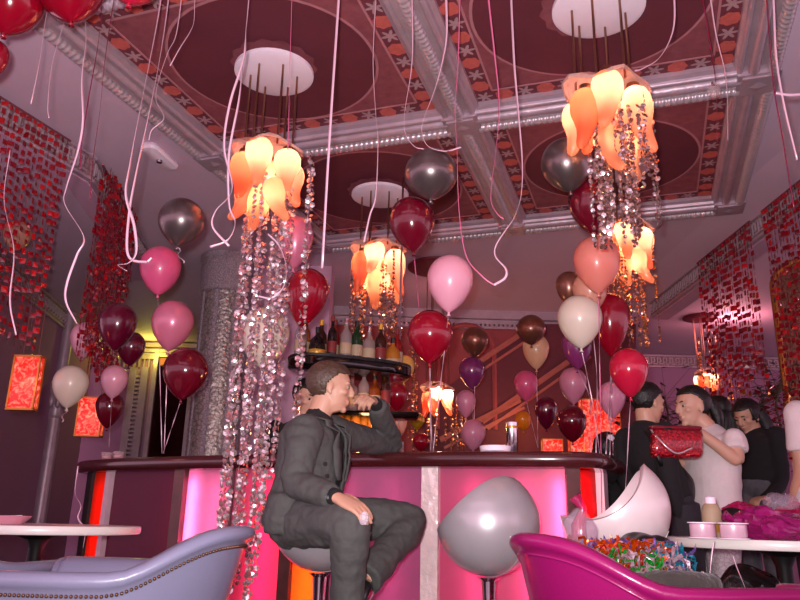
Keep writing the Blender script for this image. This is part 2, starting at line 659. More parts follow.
# fittings
cc = PZ(160, 156, 3.2)
t = thing('smoke_detector', 'long white plastic smoke detector on the lilac ceiling beside the left cornice', 'smoke detector', cc)
b = MB(); b.rbox(cc + V((0, 0, -.005)), (.13, .36, .06), .05, (V((1, .1, 0)).normalized(), V((-.1, 1, 0)).normalized(), V((0, 0, 1))))
obj('housing', b, M['white_plaster'], t)
b = MB(); b.lathe([(.0, -.05), (.02, -.05), (.024, -.034), (.024, 0)], cc + V((0, 0, 0)), 12); obj('lens', b, M['chrome'], t)

# sequinned column
cb = UH(214, 430, 6.85); cb.z = 0
t = thing('column', 'round silver sequinned column with a grey glittery capital behind the bar', 'column', cb)
Rc = .225
b = MB(); b.lathe([(Rc, 0), (Rc, 2.88)], cb, 40); obj('shaft', b, M['columnm'], t, 60)
b = MB(); b.lathe([(Rc + .05, 0), (Rc + .05, .12), (Rc + .01, .16)], cb, 40); obj('plinth', b, M['columnrim'], t, 60)
b = MB(); b.lathe([(Rc + .01, 2.84), (Rc + .035, 2.86), (Rc + .035, 3.16), (Rc + .05, 3.17), (Rc + .05, 3.215), (.1, 3.215)], cb, 40)
obj('capital', b, M['columnrim'], t, 60)
for k in range(8):
    a = -PI / 2 + k * PI / 4 + .2
    dv = V((math.cos(a), math.sin(a), 0)); sv = V((-dv.y, dv.x, 0))
    b = MB(); b.box(cb + dv * Rc + V((0, 0, 1.5)), (.035, .03, 2.68), (sv, dv, V((0, 0, 1))))
    for i in range(56):
        b.add([cb + dv * (Rc + .016) + sv * (.045) + V((0, 0, .2 + i * .047)), cb + dv * (Rc + .016) - sv * .045 + V((0, 0, .2 + i * .047 + .02)), cb + dv * (Rc + .022) + V((0, 0, .2 + i * .047 + .03))], [(0, 1, 2)])
    obj('border_strip', b, M['columnrim'], t, False)

# slender pilaster on the far left wall
pf = UH(54, 430, 8.1)
# put it on the wall plane
wd = V((fl[1].x - fl[0].x, fl[1].y - fl[0].y, 0)).normalized()
rr = ray(54, 420); rr.z = 0
den = rr.x * wd.y - rr.y * wd.x
kk = (fl[0].x * wd.y - fl[0].y * wd.x) / den
pb = V((rr.x * kk, rr.y * kk, 0)) * .985
t = thing('pilaster', 'slim pale plaster pilaster with a leafy capital on the far left wall', 'pilaster', pb)
b = MB(); b.lathe([(.1, .1), (.085, .3), (.075, 1.9)], pb, 20); obj('shaft', b, M['plaster'], t)
b = MB(); b.lathe([(.14, 0), (.14, .08), (.11, .12)], pb, 20); obj('plinth', b, M['plaster'], t)
b = MB(); b.lathe([(.08, 1.88), (.1, 1.92), (.09, 2.0), (.13, 2.16), (.17, 2.24), (.17, 2.3), (.02, 2.3)], pb, 20)
for k in range(9):
    a = k * 2 * PI / 9
    b.ell(pb + V((.11 * math.cos(a), .11 * math.sin(a), 2.08)), (.035, .035, .09))
obj('capital', b, M['plaster'], t)
b = MB(); b.lathe([(.07, 2.3), (.07, 3.2)], pb, 14); obj('upper_shaft', b, M['plaster'], t)
# ------------------------------------------------------------------ chandeliers
M['bulb'] = pm('amber_glass', srgb(252, 160, 112), .12, vary=.1, scale=6, transl=.75, coat=1, emit=(1, .24, .06, 1), estr=.05, col2=srgb(240, 122, 76))
M['bulbhot'] = pm('amber_glass_lit', srgb(255, 196, 160), .12, vary=.1, scale=6, transl=.75, coat=1, emit=(1, .36, .12, 1), estr=.25, col2=srgb(248, 150, 106))
M['bead'] = pm('silver_spangle', srgb(226, 212, 212), .18, metal=.8, vary=.05)
M['beadp'] = pm('pink_spangle', srgb(214, 160, 162), .2, metal=.7, vary=.2, scale=40)
M['beadb'] = pm('bronze_spangle', srgb(176, 140, 130), .2, metal=.85, vary=.2, scale=40)
M['beadg'] = pm('golden_spangle', srgb(222, 150, 96), .2, metal=.8, vary=.2, scale=40)
M['crinkle'] = pm('clear_foil', srgb(206, 190, 184), .3, metal=.3, vary=.1, transl=.3, bump=.5, bscale=40)
M['thread'] = pm('thread', srgb(120, 60, 70), .6)


def spangle(b, p, r, n=6):
    a = rnd.uniform(0, 2 * PI)
    nrm = V((math.cos(a), math.sin(a), rnd.uniform(-.45, .45))).normalized()
    X = nrm.orthogonal().normalized(); Y = nrm.cross(X)
    b.add([p + (X * math.cos(2 * PI * j / n) + Y * math.sin(2 * PI * j / n)) * r for j in range(n)] + [p + nrm * r * .18, p - nrm * r * .18],
          [(j, (j + 1) % n, n) for j in range(n)] + [((j + 1) % n, j, n + 1) for j in range(n)])


def strand(b, p, z1, r=.011, pitch=.02, thread=True):
    z = p.z
    while z > z1:
        rr = r * rnd.uniform(.75, 1.25)
        b.cur = 0 if rnd.random() < .7 else 1
        spangle(b, V((p.x + rnd.uniform(-.004, .004), p.y + rnd.uniform(-.004, .004), z)), rr)
        z -= pitch * rnd.uniform(.8, 1.25)


def drop_shape(b, p, L, R, az, bend, tilt):
    """blown glass lobe: plump shoulder, tapering and curling to one side"""
    prof = [(0, .05), (.02, .5), (.08, .8), (.18, .97), (.3, 1), (.42, .92), (.54, .74), (.67, .55), (.8, .44), (.9, .37), (.97, .25), (1, .03)]
    dv = V((math.cos(az), math.sin(az), 0))
    pts, rs = [], []
    for t, r in prof:
        pts.append(p + V((0, 0, -L * t)) + dv * (tilt * t * L + bend * L * max(0, t - .45) ** 2 * 2.2)); rs.append(R * r)
    b.tube(pts, rs, 16)


def chandelier(c, zbr, label, strands, lower, scale=1.0, watt=14, ring=6, hot=(0, 1, 2, 4), zdisc=3.205, dr=.22, bm=('bead', 'beadp'), br=.0115):
    t = thing('chandelier', label, 'chandelier', V((c.x, c.y, zdisc)), 'spangled drop chandeliers')
    C0 = V((c.x, c.y, 0))
    b = MB(); b.lathe([(.01, zdisc - .03), (dr * .9, zdisc - .03), (dr, zdisc - .02), (dr, zdisc), (.01, zdisc)], C0, 40)
    obj('ceiling_disc', b, M['white_plaster'], t)
    rr = .13 * scale
    for k in range(ring):
        a = 2 * PI * k / ring + .35
        b = MB(); b.tube([C0 + V((rr * math.cos(a), rr * math.sin(a), zdisc - .025)), C0 + V((rr * math.cos(a), rr * math.sin(a), zbr - .03))], .006 * scale, 6)
        obj('rod', b, M['brass'], t)
    # crumpled clear plate that carries the drops
    b = MB(); n = 24
    rings = []
    for q, zz in ((.25, .05), (.6, .035), (1, 0), (1.02, -.02)):
        rings.append([C0 + V((q * .185 * scale * (1 + .13 * math.cos(j * PI / 2.4)) * math.cos(2 * PI * j / n), q * .185 * scale * (1 + .13 * math.cos(j * PI / 2.4)) * math.sin(2 * PI * j / n),
                              zbr + zz * scale - .045 * q * scale * (.5 + .5 * math.cos(j * PI / 3)))) for j in range(n)])
    b.rings(rings, True, False)
    obj('foil_cover', b, M['crinkle'], t, 30)
    for k in range(ring):
        a = 2 * PI * k / ring - 1.4 + .25 * (k % 2)
        p = C0 + V((.13 * scale * math.cos(a), .13 * scale * math.sin(a), zbr - (.015 + .03 * (k % 3)) * scale))
        b = MB()
        drop_shape(b, p, scale * rnd.uniform(.24, .34), .073 * scale, a + rnd.uniform(-1.2, 1.2), rnd.uniform(.1, .32), rnd.uniform(.0, .12))
        o = obj('glass_drop', b, M['bulbhot'] if k in hot else M['bulb'], t, True)
        b = MB(); b.lathe([(.012, 0), (.03, -.01), (.034, -.035), (.02, -.05)], p + V((0, 0, .03 * scale)), 12); obj('socket', b, M['brass'], o)
    for (a, r, z, L) in lower:
        p = C0 + V((r * math.cos(a), r * math.sin(a), zbr - z * scale))
        b = MB(); drop_shape(b, p, L * scale, .066 * scale, a + .6, .35, .2)
        obj('glass_drop', b, M['bulbhot'], t, True)
        lamp('bulb_light', 'POINT', p - V((0, 0, .09 * scale)), watt * .035, (1, .84, .66), shadow_soft_size=.02)
    for (dx, dy, zt, zb) in strands:                   # offsets along the view's right and away axes
        b = MB()
        p = C0 + HR * dx + HF * dy; p.z = zt
        strand(b, p, zb, br, br * 1.95)
        obj('bead_strand', b, [M[q] for q in bm], t, False, fixn=False)
    lamp('bulb_light', 'POINT', C0 + V((0, 0, zbr - .3 * scale)), watt * .09, (1, .5, .22), shadow_soft_size=.03)
    for k in range(ring):
        a = 2 * PI * k / 6 - 1.4
        lamp('bulb_light', 'POINT', C0 + V((.125 * scale * math.cos(a + .25 * (k % 2)), .125 * scale * math.sin(a + .25 * (k % 2)), zbr - .1 * scale)), watt * .06, (1, .94, .84), shadow_soft_size=.02)
    return t


def zat(px, py, D): return UH(px, py, D).z


# left, nearest: long strands almost to the floor
cL = V((-1.86, 3.2, 0)); DL = cL.dot(HF)
S = []
zb = zat(265, 148, DL)
for g, (dx0, dy0, n, bot) in enumerate(((-.06, -.05, 4, .33), (.005, -.1, 3, .3), (.06, .05, 4, .34), (.12, -.06, 3, .55), (-.02, .1, 3, .36), (.17, .05, 2, .95))):
    for k in range(n):
        S.append((dx0 + rnd.gauss(0, .014), dy0 + rnd.gauss(0, .025), zb - rnd.uniform(.03, .3), bot + rnd.uniform(-.06, .25)))
S += [(.24, -.05, zb - .05, .72), (.25, .02, zb - .08, 1.15)]
chandelier(cL, zb, 'chandelier with the longest silver strands, falling beside the seated man almost to floor', S,
           [(-1.9, .03, .24, .3), (-.6, .09, .22, .24), (-2.6, .08, .2, .26)], 1.0, 15, br=.0145)
# right, nearest
cR = V((-0.12, 3.15, 0)) + HR * .03; DR = cR.dot(HF)
zb = zat(610, 86, DR)
S = []
for g, (dx0, dy0, n, y1) in enumerate(((-.06, -.1, 8, 255), (.0, .0, 7, 215), (.06, -.1, 9, 240), (.12, .04, 8, 232), (.02, .12, 5, 210), (.0, -.17, 4, 180), (.13, -.14, 4, 190), (.22, .0, 3, 222))):
    for k in range(n):
        S.append((dx0 + rnd.gauss(0, .018), dy0 + rnd.gauss(0, .025), zb - rnd.uniform(.03, .3), zat(610, y1 + rnd.uniform(-14, 10), DR)))
chandelier(cR, zb, 'chandelier nearest the camera at upper right, amber drops under a crumpled foil cover', S,
           [(-1.6, .05, .24, .26), (.3, .07, .22, .24)], 1.0, 15, bm=('beadb', 'bead'))
# behind it
cR2 = V((-0.13, 4.9, 0)) + HR * .05; D2 = cR2.dot(HF)
zb = zat(632, 225, D2)
S = []
for k in range(24):
    S.append((rnd.uniform(-.2, .2), rnd.uniform(-.18, .18), zb - rnd.uniform(.05, .35), zat(635, 338 + rnd.uniform(-14, 12), D2)))
chandelier(cR2, zb, 'chandelier hanging directly behind the upper right one, lower, with golden glowing strands', S,
           [(-1.8, .05, .22, .26), (-.5, .09, .2, .24), (-2.4, .1, .24, .22)], 1.0, 18, bm=('beadg', 'beadb'))
# middle, over the bar
cM = V((-1.84, 4.9, 0)); DM = cM.dot(HF)
zb = zat(380, 246, DM)
S = []
for k in range(30):
    S.append((rnd.uniform(-.19, .2), rnd.uniform(-.18, .18), zb - rnd.uniform(.05, .35), zat(380, 342 + rnd.uniform(-10, 6), DM)))
chandelier(cM, zb, 'chandelier over the bar bottles, its strands ending just above the dark shelf', S,
           [(-1.7, .05, .2, .32), (.2, .08, .18, .24)], 1.05, 18, bm=('beadb', 'beadg'))
# far one behind the balloons
pF = PZ(438, 266, 3.22); DF = pF.dot(HF)
zb = zat(445, 386, DF)
S = []
for k in range(16):
    S.append((rnd.uniform(-.25, .25), rnd.uniform(-.2, .2), zb - rnd.uniform(.05, .35), zat(445, 446 + rnd.uniform(-6, 6), DF)))
for k in range(6):
    S.append((-.22 + rnd.gauss(0, .03), -.2 + rnd.gauss(0, .03), zat(418, 352, DF), zat(422, 440, DF)))
chandelier(pF, zb, 'chandelier low behind the bar beside the purple balloon, hung from a maroon disc', S,
           [(-1.7, .1, .16, .22)], .8, 26, zdisc=3.215, dr=.3, bm=('beadg', 'beadb'))
for o in [o for o in bpy.data.objects if o.name.startswith('ceiling_disc')][-1:]:
    o.data.materials[0] = pm('maroon_disc', srgb(110, 30, 44), .5)
# far right
pG = PZ(700, 317, 3.22); DG = pG.dot(HF)
zb = zat(711, 372, DG)
S = []
for k in range(14):
    S.append((rnd.uniform(-.1, .4), rnd.uniform(-.2, .2), zat(715, 338 + rnd.uniform(0, 40), DG), zat(715, 405 + rnd.uniform(-14, 12), DG)))
chandelier(pG, zb, 'chandelier at far right above the dark-haired people, hung from a maroon disc', S, [(-1.7, .1, .1, .2)], .7, 20, zdisc=3.22, dr=.2, bm=('beadg', 'beadg'))
for o in [o for o in bpy.data.objects if o.name.startswith('ceiling_disc')][-1:]:
    o.data.materials[0] = bpy.data.materials['maroon_disc']

# ------------------------------------------------------------------ red bead curtains
M['red'] = pm('red_paillette', srgb(164, 12, 32), .16, vary=.35, scale=60, coat=.6, transl=.2)
M['red2'] = pm('bright_red_paillette', srgb(214, 26, 34), .14, vary=.2, scale=60, coat=.6, transl=.3)
M['darkred'] = pm('dark_red_paillette', srgb(116, 8, 28), .2, vary=.2, scale=60, coat=.6)


def curtain(p, q, n, ztop, zbot, sq, pitch, label, jit=.08, rows=1):
    p, q = V((p[0], p[1], 0)), V((q[0], q[1], 0))
    tdir = (q - p).normalized(); nn = V((tdir.y, -tdir.x, 0))
    t = thing('bead_curtain', label, 'bead curtain', V((p.x, p.y, ztop)), 'red bead curtains')
    b = MB(); b.tube([p + V((0, 0, ztop)), q + V((0, 0, ztop))], .008, 6); obj('rail', b, M['thread'], t)
    for i in range(n):
        for r_ in range(rows):
            u = (i + .5 + rnd.uniform(-.15, .15)) / n
            c = p.lerp(q, u) + nn * (r_ * .05)
            b = MB()
            zb_ = (zbot(u) if callable(zbot) else zbot) + rnd.uniform(-jit, jit)
            z = ztop - .02
            while z > zb_:
                a = rnd.gauss(0, .5)
                X = (tdir * math.cos(a) + nn * math.sin(a)); Y = V((0, 0, 1)); N = X.cross(Y)
                w_ = sq * rnd.uniform(.75, 1.15) / 2; h_ = sq * rnd.uniform(.85, 1.2) / 2
                k = rnd.random(); b.cur = 0 if k < .55 else (1 if k < .72 else 2)
                cz = V((c.x, c.y, z))
                b.add([cz - X * w_ - Y * h_, cz + X * w_ - Y * h_, cz + X * w_ + Y * h_, cz - X * w_ + Y * h_, cz + N * .003, cz - N * .003],
                      [(0, 1, 4), (1, 2, 4), (2, 3, 4), (3, 0, 4), (1, 0, 5), (2, 1, 5), (3, 2, 5), (0, 3, 5)])
                z -= pitch * rnd.uniform(.9, 1.12)
            b.cur = 2
            b.tube([c + V((0, 0, ztop)), c + V((0, 0, z))], .0008, 3)
            obj('bead_strand', b, [M['red'], M['red2'], M['darkred']], t, False, fixn=False)
    return t


def on_line(px, A, B):                     # plan point of line AB seen at column px near the header height
    best = None
    A, B = V((A[0], A[1], 3.1)), V((B[0], B[1], 3.1))
    for i in range(2001):
        p = A.lerp(B, i / 2000); d = p - EYE
        x = 400 + F * d.dot(RT) / d.dot(FW)
        if best is None or abs(x - px) < best[0]: best = (abs(x - px), p)
    return best[1]


off = V((.045, 0, 0))
a_, b_ = on_line(-40, HA, HB) + off, on_line(63, HA, HB) + off
curtain(a_, b_, 17, 3.19, lambda u: 1.62 if u < .55 else 1.72, .034, .057, 'red square-bead curtain at the left edge of the photo, above the nearest red lantern')
off = V((.05, .02, 0))
a_, b_ = on_line(93.5, HB, HD) + off, on_line(124, HB, HD) + off
curtain(a_, b_, 15, 3.19, lambda u: 1.75 + .2 * abs(u - .4), .036, .047, 'dense narrow red bead curtain hanging from the bent frieze above dark balloons', rows=2)
RA2, RB2 = (RA.x, RA.y), (RB.x, RB.y)
off = (RA - RB).normalized().cross(V((0, 0, 1))) * .05
a_, b_ = on_line(703, RB2, RA2) + off, on_line(757, RB2, RA2) + off
curtain(a_, b_, 22, 3.19, lambda u: 1.75 + .1 * math.sin(u * 9), .04, .058, 'wide red bead curtain at right, above the long-haired man and the ivy', jit=.15)
a_, b_ = on_line(769, RB2, RA2) + off, on_line(830, RB2, RA2) + off
curtain(a_, b_, 18, 3.19, lambda u: 1.5, .036, .055, 'red bead curtain at the right edge of the photo, over the golden arch')

# ------------------------------------------------------------------ lanterns
M['lantern'] = pm('crinkled_red_glass', srgb(230, 40, 30), .25, vary=.1, emit=(1, .12, .05, 1), estr=1)
nt = M['lantern'].node_tree
bs = nt.nodes['Principled BSDF']
tc = [n for n in nt.nodes if n.type == 'TEX_COORD'][0]
n1 = nt.nodes.new('ShaderNodeTexNoise'); n1.inputs['Scale'].default_value = 26; n1.inputs['Distortion'].default_value = 1.2
nt.links.new(tc.outputs['Object'], n1.inputs['Vector'])
rp = nt.nodes.new('ShaderNodeValToRGB')
rp.color_ramp.elements[0].position = .46; rp.color_ramp.elements[0].color = (.36, .008, .006, 1)
rp.color_ramp.elements[1].position = .72; rp.color_ramp.elements[1].color = (1, .3, .2, 1)
nt.links.new(n1.outputs['Fac'], rp.inputs[0]); nt.links.new(rp.outputs[0], bs.inputs['Emission Color'])
M['gilt'] = pm('gilt', srgb(196, 130, 60), .35, metal=.8)


def lantern(c, w, h, label, hang):
    t = thing('lantern', label, 'lantern', c, 'red wall lanterns')
    X, Y, Z = HR, HF, V((0, 0, 1))
    b = MB(); b.rbox(c, (w, w * .38, h), .012, (X, Y, Z)); obj('shade', b, M['lantern'], t)
    b = MB()
    for s in (-1, 1):
        b.box(c + Z * (s * h / 2), (w + .01, w * .38 + .01, .012), (X, Y, Z))
        for s2 in (-1, 1): b.box(c + X * (s * w / 2) + Y * (s2 * w * .19), (.01, .01, h), (X, Y, Z))
    obj('frame', b, M['gilt'], t, False)
    if hang:
        for s in (-1, 1):
            b = MB(); b.tube([c + X * (s * w * .3) + Z * (h / 2), c + X * (s * w * .3) + Z * (h / 2 + hang)], .002, 4); obj('cord', b, M['thread'], t)
    lamp('lantern_light', 'POINT', c - Y * (w * .6), 1.0, (1, .2, .1), shadow_soft_size=.06)


DLn = on_line(40, HA, HB).dot(HF)
lantern(UH(26, 383, DLn), .15, .31, 'red glowing lantern below the bead curtain at the left edge', zat(25, 300, DLn) - zat(25, 355, DLn))
lantern(UH(91, 417, 5.9), .19, .3, 'red glowing lantern behind the small dark balloon at left', 1.7)
lantern(UH(600, 428, 8.3), .42, .62, 'salmon glowing lantern in the far background beside the dark-shirted person', 0)
lantern(UH(583, 449, 8.3), .3, .25, 'small red glowing lantern in the far background under two maroon balloons', 0)
lantern(UH(552, 446, 8.3), .22, .14, 'tiny dim lantern in the far background just above the bar top', 0)

# golden arch at the right edge
pa = UH(822, 330, 6.2)
t = thing('arch_frame', 'gilded arched frame at the right edge behind the red bead curtain', 'arch', V((pa.x, pa.y, 0)))
zt = zat(806, 276, 6.2)
pts = [pa + HR * (  .38 * math.cos(a)) + V((0, 0, zt - pa.z - .12 + .28 * math.sin(a))) for a in [PI - PI * k / 16 for k in range(17)]]
b = MB(); b.tube([V((pts[0].x, pts[0].y, .0))] + pts + [V((pts[-1].x, pts[-1].y, .0))], .028, 8); obj('rim', b, M['gilt'], t)
b = MB()
ctr = V((pa.x, pa.y, 0)) + HF * .06
for i in range(len(pts) - 1):
    p, q = pts[i] + HF * .03, pts[i + 1] + HF * .03
    b.add([p, q, V((q.x, q.y, 0)), V((p.x, p.y, 0))], [(0, 1, 2, 3)])
obj('mesh_panel', b, voro(pm('gilt_mesh', srgb(150, 110, 84), .4, metal=.5, vary=.3, scale=20, transl=.3), 20, .8, srgb(70, 40, 36)), t)

# ------------------------------------------------------------------ balloons
BM = {}
def bal(k, c, rough=.16, metal=0, transl=.2, transp=0, coat=1, **kw):
    BM[k] = pm('balloon_' + k, srgb(*c), rough, metal, vary=.03, scale=3, coat=coat, transl=transl, transp=transp, **kw)
bal('maroon', (112, 10, 34), transp=.12)
bal('burgundy', (96, 6, 40), .2, transl=.15)
bal('red', (156, 8, 36), transp=.1)
bal('cherry', (216, 30, 70), transl=.3)
bal('hotpink', (226, 92, 140), .35, coat=.5)
bal('pinkpearl', (226, 130, 160), .3, transp=.18, metal=.15)
bal('pink', (238, 168, 188), .32, coat=.6)
bal('mauve', (216, 138, 166), .35, coat=.5)
bal('ivory', (236, 222, 204), .3, transl=.3, coat=.7)
bal('silver', (112, 98, 98), .3, metal=.75, transl=0, coat=.5)
bal('bronze', (128, 76, 62), .32, metal=.6, transl=0, coat=.5)
bal('salmon', (246, 150, 134), .32, transl=.35, coat=.5)
bal('beige', (240, 196, 156), .32, transl=.35, coat=.5)
bal('peach', (244, 176, 150), .32, transl=.35, coat=.5)
bal('purple', (132, 46, 104), .25)
bal('yellow', (244, 204, 110), .3, transl=.4)
bal('gold', (214, 170, 40), .2, metal=.5)
bal('clear', (236, 190, 160), .15, transp=.55)
bal('green', (20, 84, 60), .3)
bal('orange', (244, 160, 40), .3, transl=.5)
M['ribbon'] = pm('satin_ribbon', srgb(232, 190, 206), .3, vary=.05, metal=.25, coat=.3)
M['ribbon_pink'] = pm('pink_ribbon', srgb(220, 110, 150), .25, vary=.05, coat=.5)
M['ribbon_dark'] = pm('maroon_ribbon', srgb(120, 20, 56), .25, vary=.05, coat=.5)


def band(b, pts, w, twist=.0, phase=0.0, thick=.0006):
    """ribbon: thin flat strip along pts, turning about its own line"""
    pts = [V(p) for p in pts]
    rows = []
    n = len(pts)
    for i, p in enumerate(pts):
        t = (pts[min(i + 1, n - 1)] - pts[max(i - 1, 0)]).normalized()
        X = HR - t * HR.dot(t)
        if X.length < .2: X = V((0, 0, 1)) - t * t.z
        X.normalize(); Y = t.cross(X)
        a = phase + twist * i / max(1, n - 1)
        d = X * math.cos(a) + Y * math.sin(a); e = t.cross(d)
        rows.append([p - d * w / 2 - e * thick, p + d * w / 2 - e * thick, p + d * w / 2 + e * thick, p - d * w / 2 + e * thick])
    b.rings(rows, True, True)


def balloon(px, py, wpx, hpx, key, label, strings=(), diam=.235, tilt=0, tail=None, zc=None):
    zc = zc or diam * F / wpx
    R = wpx / 2 * zc / F; H = hpx / 2 * zc / F
    c = U(px, py, zc)
    H = max(H, R * 1.02)
    base = c + V((0, 0, -H))
    t = thing('balloon', label, 'balloon', base, 'party balloons')
    ax = (V((0, 0, 1)) + HR * tilt).normalized()
    # tear drop: round top, longer tapering lower part
    prof = []
    N = 18
    zm = H * 2 - R * 1.02                       # level of widest ring above the knot
    for i in range(N + 1):
        a = PI / 2 * i / N
        prof.append((R * math.cos(a), zm + R * 1.02 * math.sin(a)))
    low = []
    for i in range(1, N + 1):
        a = PI / 2 * i / N
        k = math.cos(a)
        ss = i / N; low.append((R * (1 - ss ** 1.9) ** .8, zm - zm * ss))
    prof = [(max(r, .0006), z) for r, z in (low[::-1] + prof)]
    b = MB(); b.lathe(prof, c - ax * H, 28, ax)
    skin = obj('skin', b, BM[key], t, True)
    k0 = c - ax * H
    b = MB(); b.lathe([(.002, .006), (.007, .002), (.005, -.004), (.012, -.018), (.002, -.016)], k0, 10, ax)
    obj('knot', b, BM[key], t, True)
    for s in strings:                          # s = list of pixel points, last one with its distance
        e = s
        pts = catmull([k0] + [V(q) for q in e], 8)
        b = MB(); band(b, pts, .0055, 9, rnd.uniform(0, 3)); obj('ribbon', b, M['ribbon'] if rnd.random() < .8 else M['ribbon_pink'], t, True)
    if tail:
        pts = [k0]
        for i in range(1, 9): pts.append(k0 + V((0, 0, -.011 * i)) + HR * (.012 * math.sin(i * 1.1) + tail * .006 * i))
        b = MB(); band(b, pts, .006, 3); obj('ribbon', b, M['ribbon'], t, True)
    return t


def BT(px, py):                               # a spot on the bar top near its front edge
    return PZ(px, py, 1.132)


Dq = 4.0
B = balloon
b0 = lambda x, y=453.5: [PZ(x, y, 1.135)]
B(181, 223, 45, 51, 'silver', 'dark silver balloon floating alone near the ceiling left of the chandelier', tail=.8, tilt=.05)
B(160, 271, 40, 51, 'hotpink', 'hot pink balloon, top of the string beside the silver column', [b0(162)], tilt=-.03, diam=.24)
B(172, 326, 41, 52, 'pinkpearl', 'pearly translucent pink balloon below the hot pink one', [b0(164)], tilt=.04, diam=.24)
B(185, 374, 44, 53, 'maroon', 'dark maroon balloon, bottom one in front of the silver column', [b0(163)], tilt=.05, diam=.25)
B(117, 327, 37, 49, 'burgundy', 'large burgundy balloon beside the narrow red bead curtain', [], diam=.235)
B(131, 349, 27, 35, 'burgundy', 'small burgundy balloon tucked behind the larger burgundy one', [], diam=.2)
B(84, 341, 27, 38, 'pink', 'pale pink balloon half hidden behind curled ribbon at left', [], diam=.2)
B(70, 387, 34, 43, 'ivory', 'ivory balloon beside the nearest red lantern at left', tail=-.5, diam=.22)
B(114, 382, 26, 34, 'pink', 'small pale pink balloon above two candle cups on the bar', [[UH(109, 447, 4.5)]], diam=.185)
B(109, 410, 27, 37, 'maroon', 'small dark maroon balloon in front of the far red lantern', [], diam=.2)
B(306, 298, 43, 61, 'red', 'dark red balloon right of the long chandelier strands', [], tilt=.12, diam=.235, tail=-.3)
B(295, 243, 36, 56, 'pinkpearl', 'translucent pink balloon behind the left chandelier beads', [], diam=.2)
B(264, 338, 50, 62, 'ivory', 'pale ivory balloon hidden behind the long silver strands', [], zc=4.2)
B(431, 175, 53, 54, 'silver', 'silver balloon touching the ceiling beams in the middle', [], diam=.25, zc=3.42)
B(412, 225, 46, 58, 'maroon', 'translucent wine-red balloon under the middle silver balloon', [[UH(421, 330, 3.7)]], tilt=-.08, zc=3.5)
B(450, 284, 46, 60, 'pink', 'light pink balloon floating above the bar, middle of photo', [[UH(441, 380, 3.6), PZ(433, 452, 1.135)]], tilt=.04, zc=3.62)
B(430, 337, 46, 55, 'red', 'red balloon over the silver bar post, below the light pink one', [[PZ(430.5, 452, 1.135)], [PZ(432, 452, 1.135)]], zc=3.66)
B(475, 342, 27, 31, 'bronze', 'copper balloon above the purple one behind the bar', [[UH(474, 440, 6.3)]])
B(472, 373, 26, 33, 'purple', 'deep purple balloon between copper and magenta balloons', [[UH(474, 440, 6.0)]], zc=6.4)
B(466, 404, 20, 28, 'mauve', 'small magenta pink balloon below the purple one', [], zc=6.3)
B(473, 435, 25, 31, 'mauve', 'mauve pink balloon resting low on the back counter', [], zc=6.1)
B(404, 369, 21, 28, 'yellow', 'pale yellow balloon right of the bottle shelf', [], zc=5.6)
B(397, 397, 22, 29, 'red', 'small dark red balloon right of the lower bottles', [[UH(403, 450, 5.2)]], zc=5.4)
B(397, 426, 20, 29, 'peach', 'peach balloon just above the seated man\'s elbow', [], zc=5.5)
B(531, 330, 29, 31, 'bronze', 'dark bronze balloon, top of the string at right behind bar', [])
B(536, 352, 26, 36, 'beige', 'beige balloon below the dark bronze one', [[UH(538, 448, 6.3)]], zc=6.4)
B(526, 386, 24, 31, 'hotpink', 'bright pink balloon below the beige one', [[UH(538, 448, 6.3)]], zc=6.6)
B(546, 413, 23, 33, 'burgundy', 'dark burgundy balloon low over the bar, left of a bigger one', [], zc=6.3)
B(572, 424, 29, 37, 'maroon', 'dark maroon balloon lowest over the bar at right', [], zc=6.0)
B(573, 386, 27, 37, 'mauve', 'pink balloon above the dark maroon pair at right', [], zc=6.2)
B(612, 400, 27, 37, 'mauve', 'pink balloon half behind the cherry red one at right', [[PZ(613, 455, 1.135)]], zc=4.6)
B(629, 373, 38, 50, 'cherry', 'cherry red balloon in front of the dark-shirted person', [[UH(625, 500, 3.9), UH(624, 540, 3.9)]], zc=4.0)
B(580, 322, 44, 55, 'ivory', 'large ivory balloon in the cluster by the right chandelier', [[UH(592, 400, 3.9), PZ(600, 456, 1.135)]], zc=3.95)
B(597, 265, 46, 60, 'salmon', 'large salmon pink balloon in the cluster by the right chandelier', [[UH(600, 380, 3.8), UH(602, 522, 3.75)]], zc=3.85)
B(592, 207, 46, 62, 'maroon', 'dark wine-red balloon behind the right chandelier strands', [], tilt=-.05, zc=3.75)
B(567, 166, 51, 57, 'silver', 'silver balloon left of the right chandelier', [], tilt=-.08, zc=3.7)
B(569, 289, 26, 36, 'bronze', 'bronze balloon peeking out left of the salmon one', [], zc=4.5)
B(590, 293, 34, 44, 'peach', 'peach balloon squeezed between the salmon and ivory balloons', [[UH(597, 380, 4.1), PZ(596, 454, 1.135)]], zc=4.4)
B(577, 349, 30, 42, 'purple', 'purple balloon behind the large ivory one', [[UH(590, 400, 4.3), PZ(591, 454, 1.135)]], zc=4.6)
B(610, 325, 40, 66, 'red', 'long dark red balloon behind the golden strands at right', [[PZ(606, 454, 1.135)], [PZ(610, 455, 1.135)]], zc=4.5)
B(17, 236, 27, 32, 'clear', 'clear peach balloon seen through the left bead curtain', [], zc=5.6)
B(414, 333, 13, 22, 'green', 'small dark green balloon right of the middle chandelier', [], zc=6.0)
B(523, 421, 16, 20, 'orange', 'small glowing orange balloon low behind the bar', [], zc=7.0)
B(417, 421, 15, 17, 'gold', 'small shiny gold balloon low beside the far chandelier', [], zc=6.3)
B(421, 442, 17, 18, 'red', 'small red foil balloon right behind the bar top', [], zc=6.2)
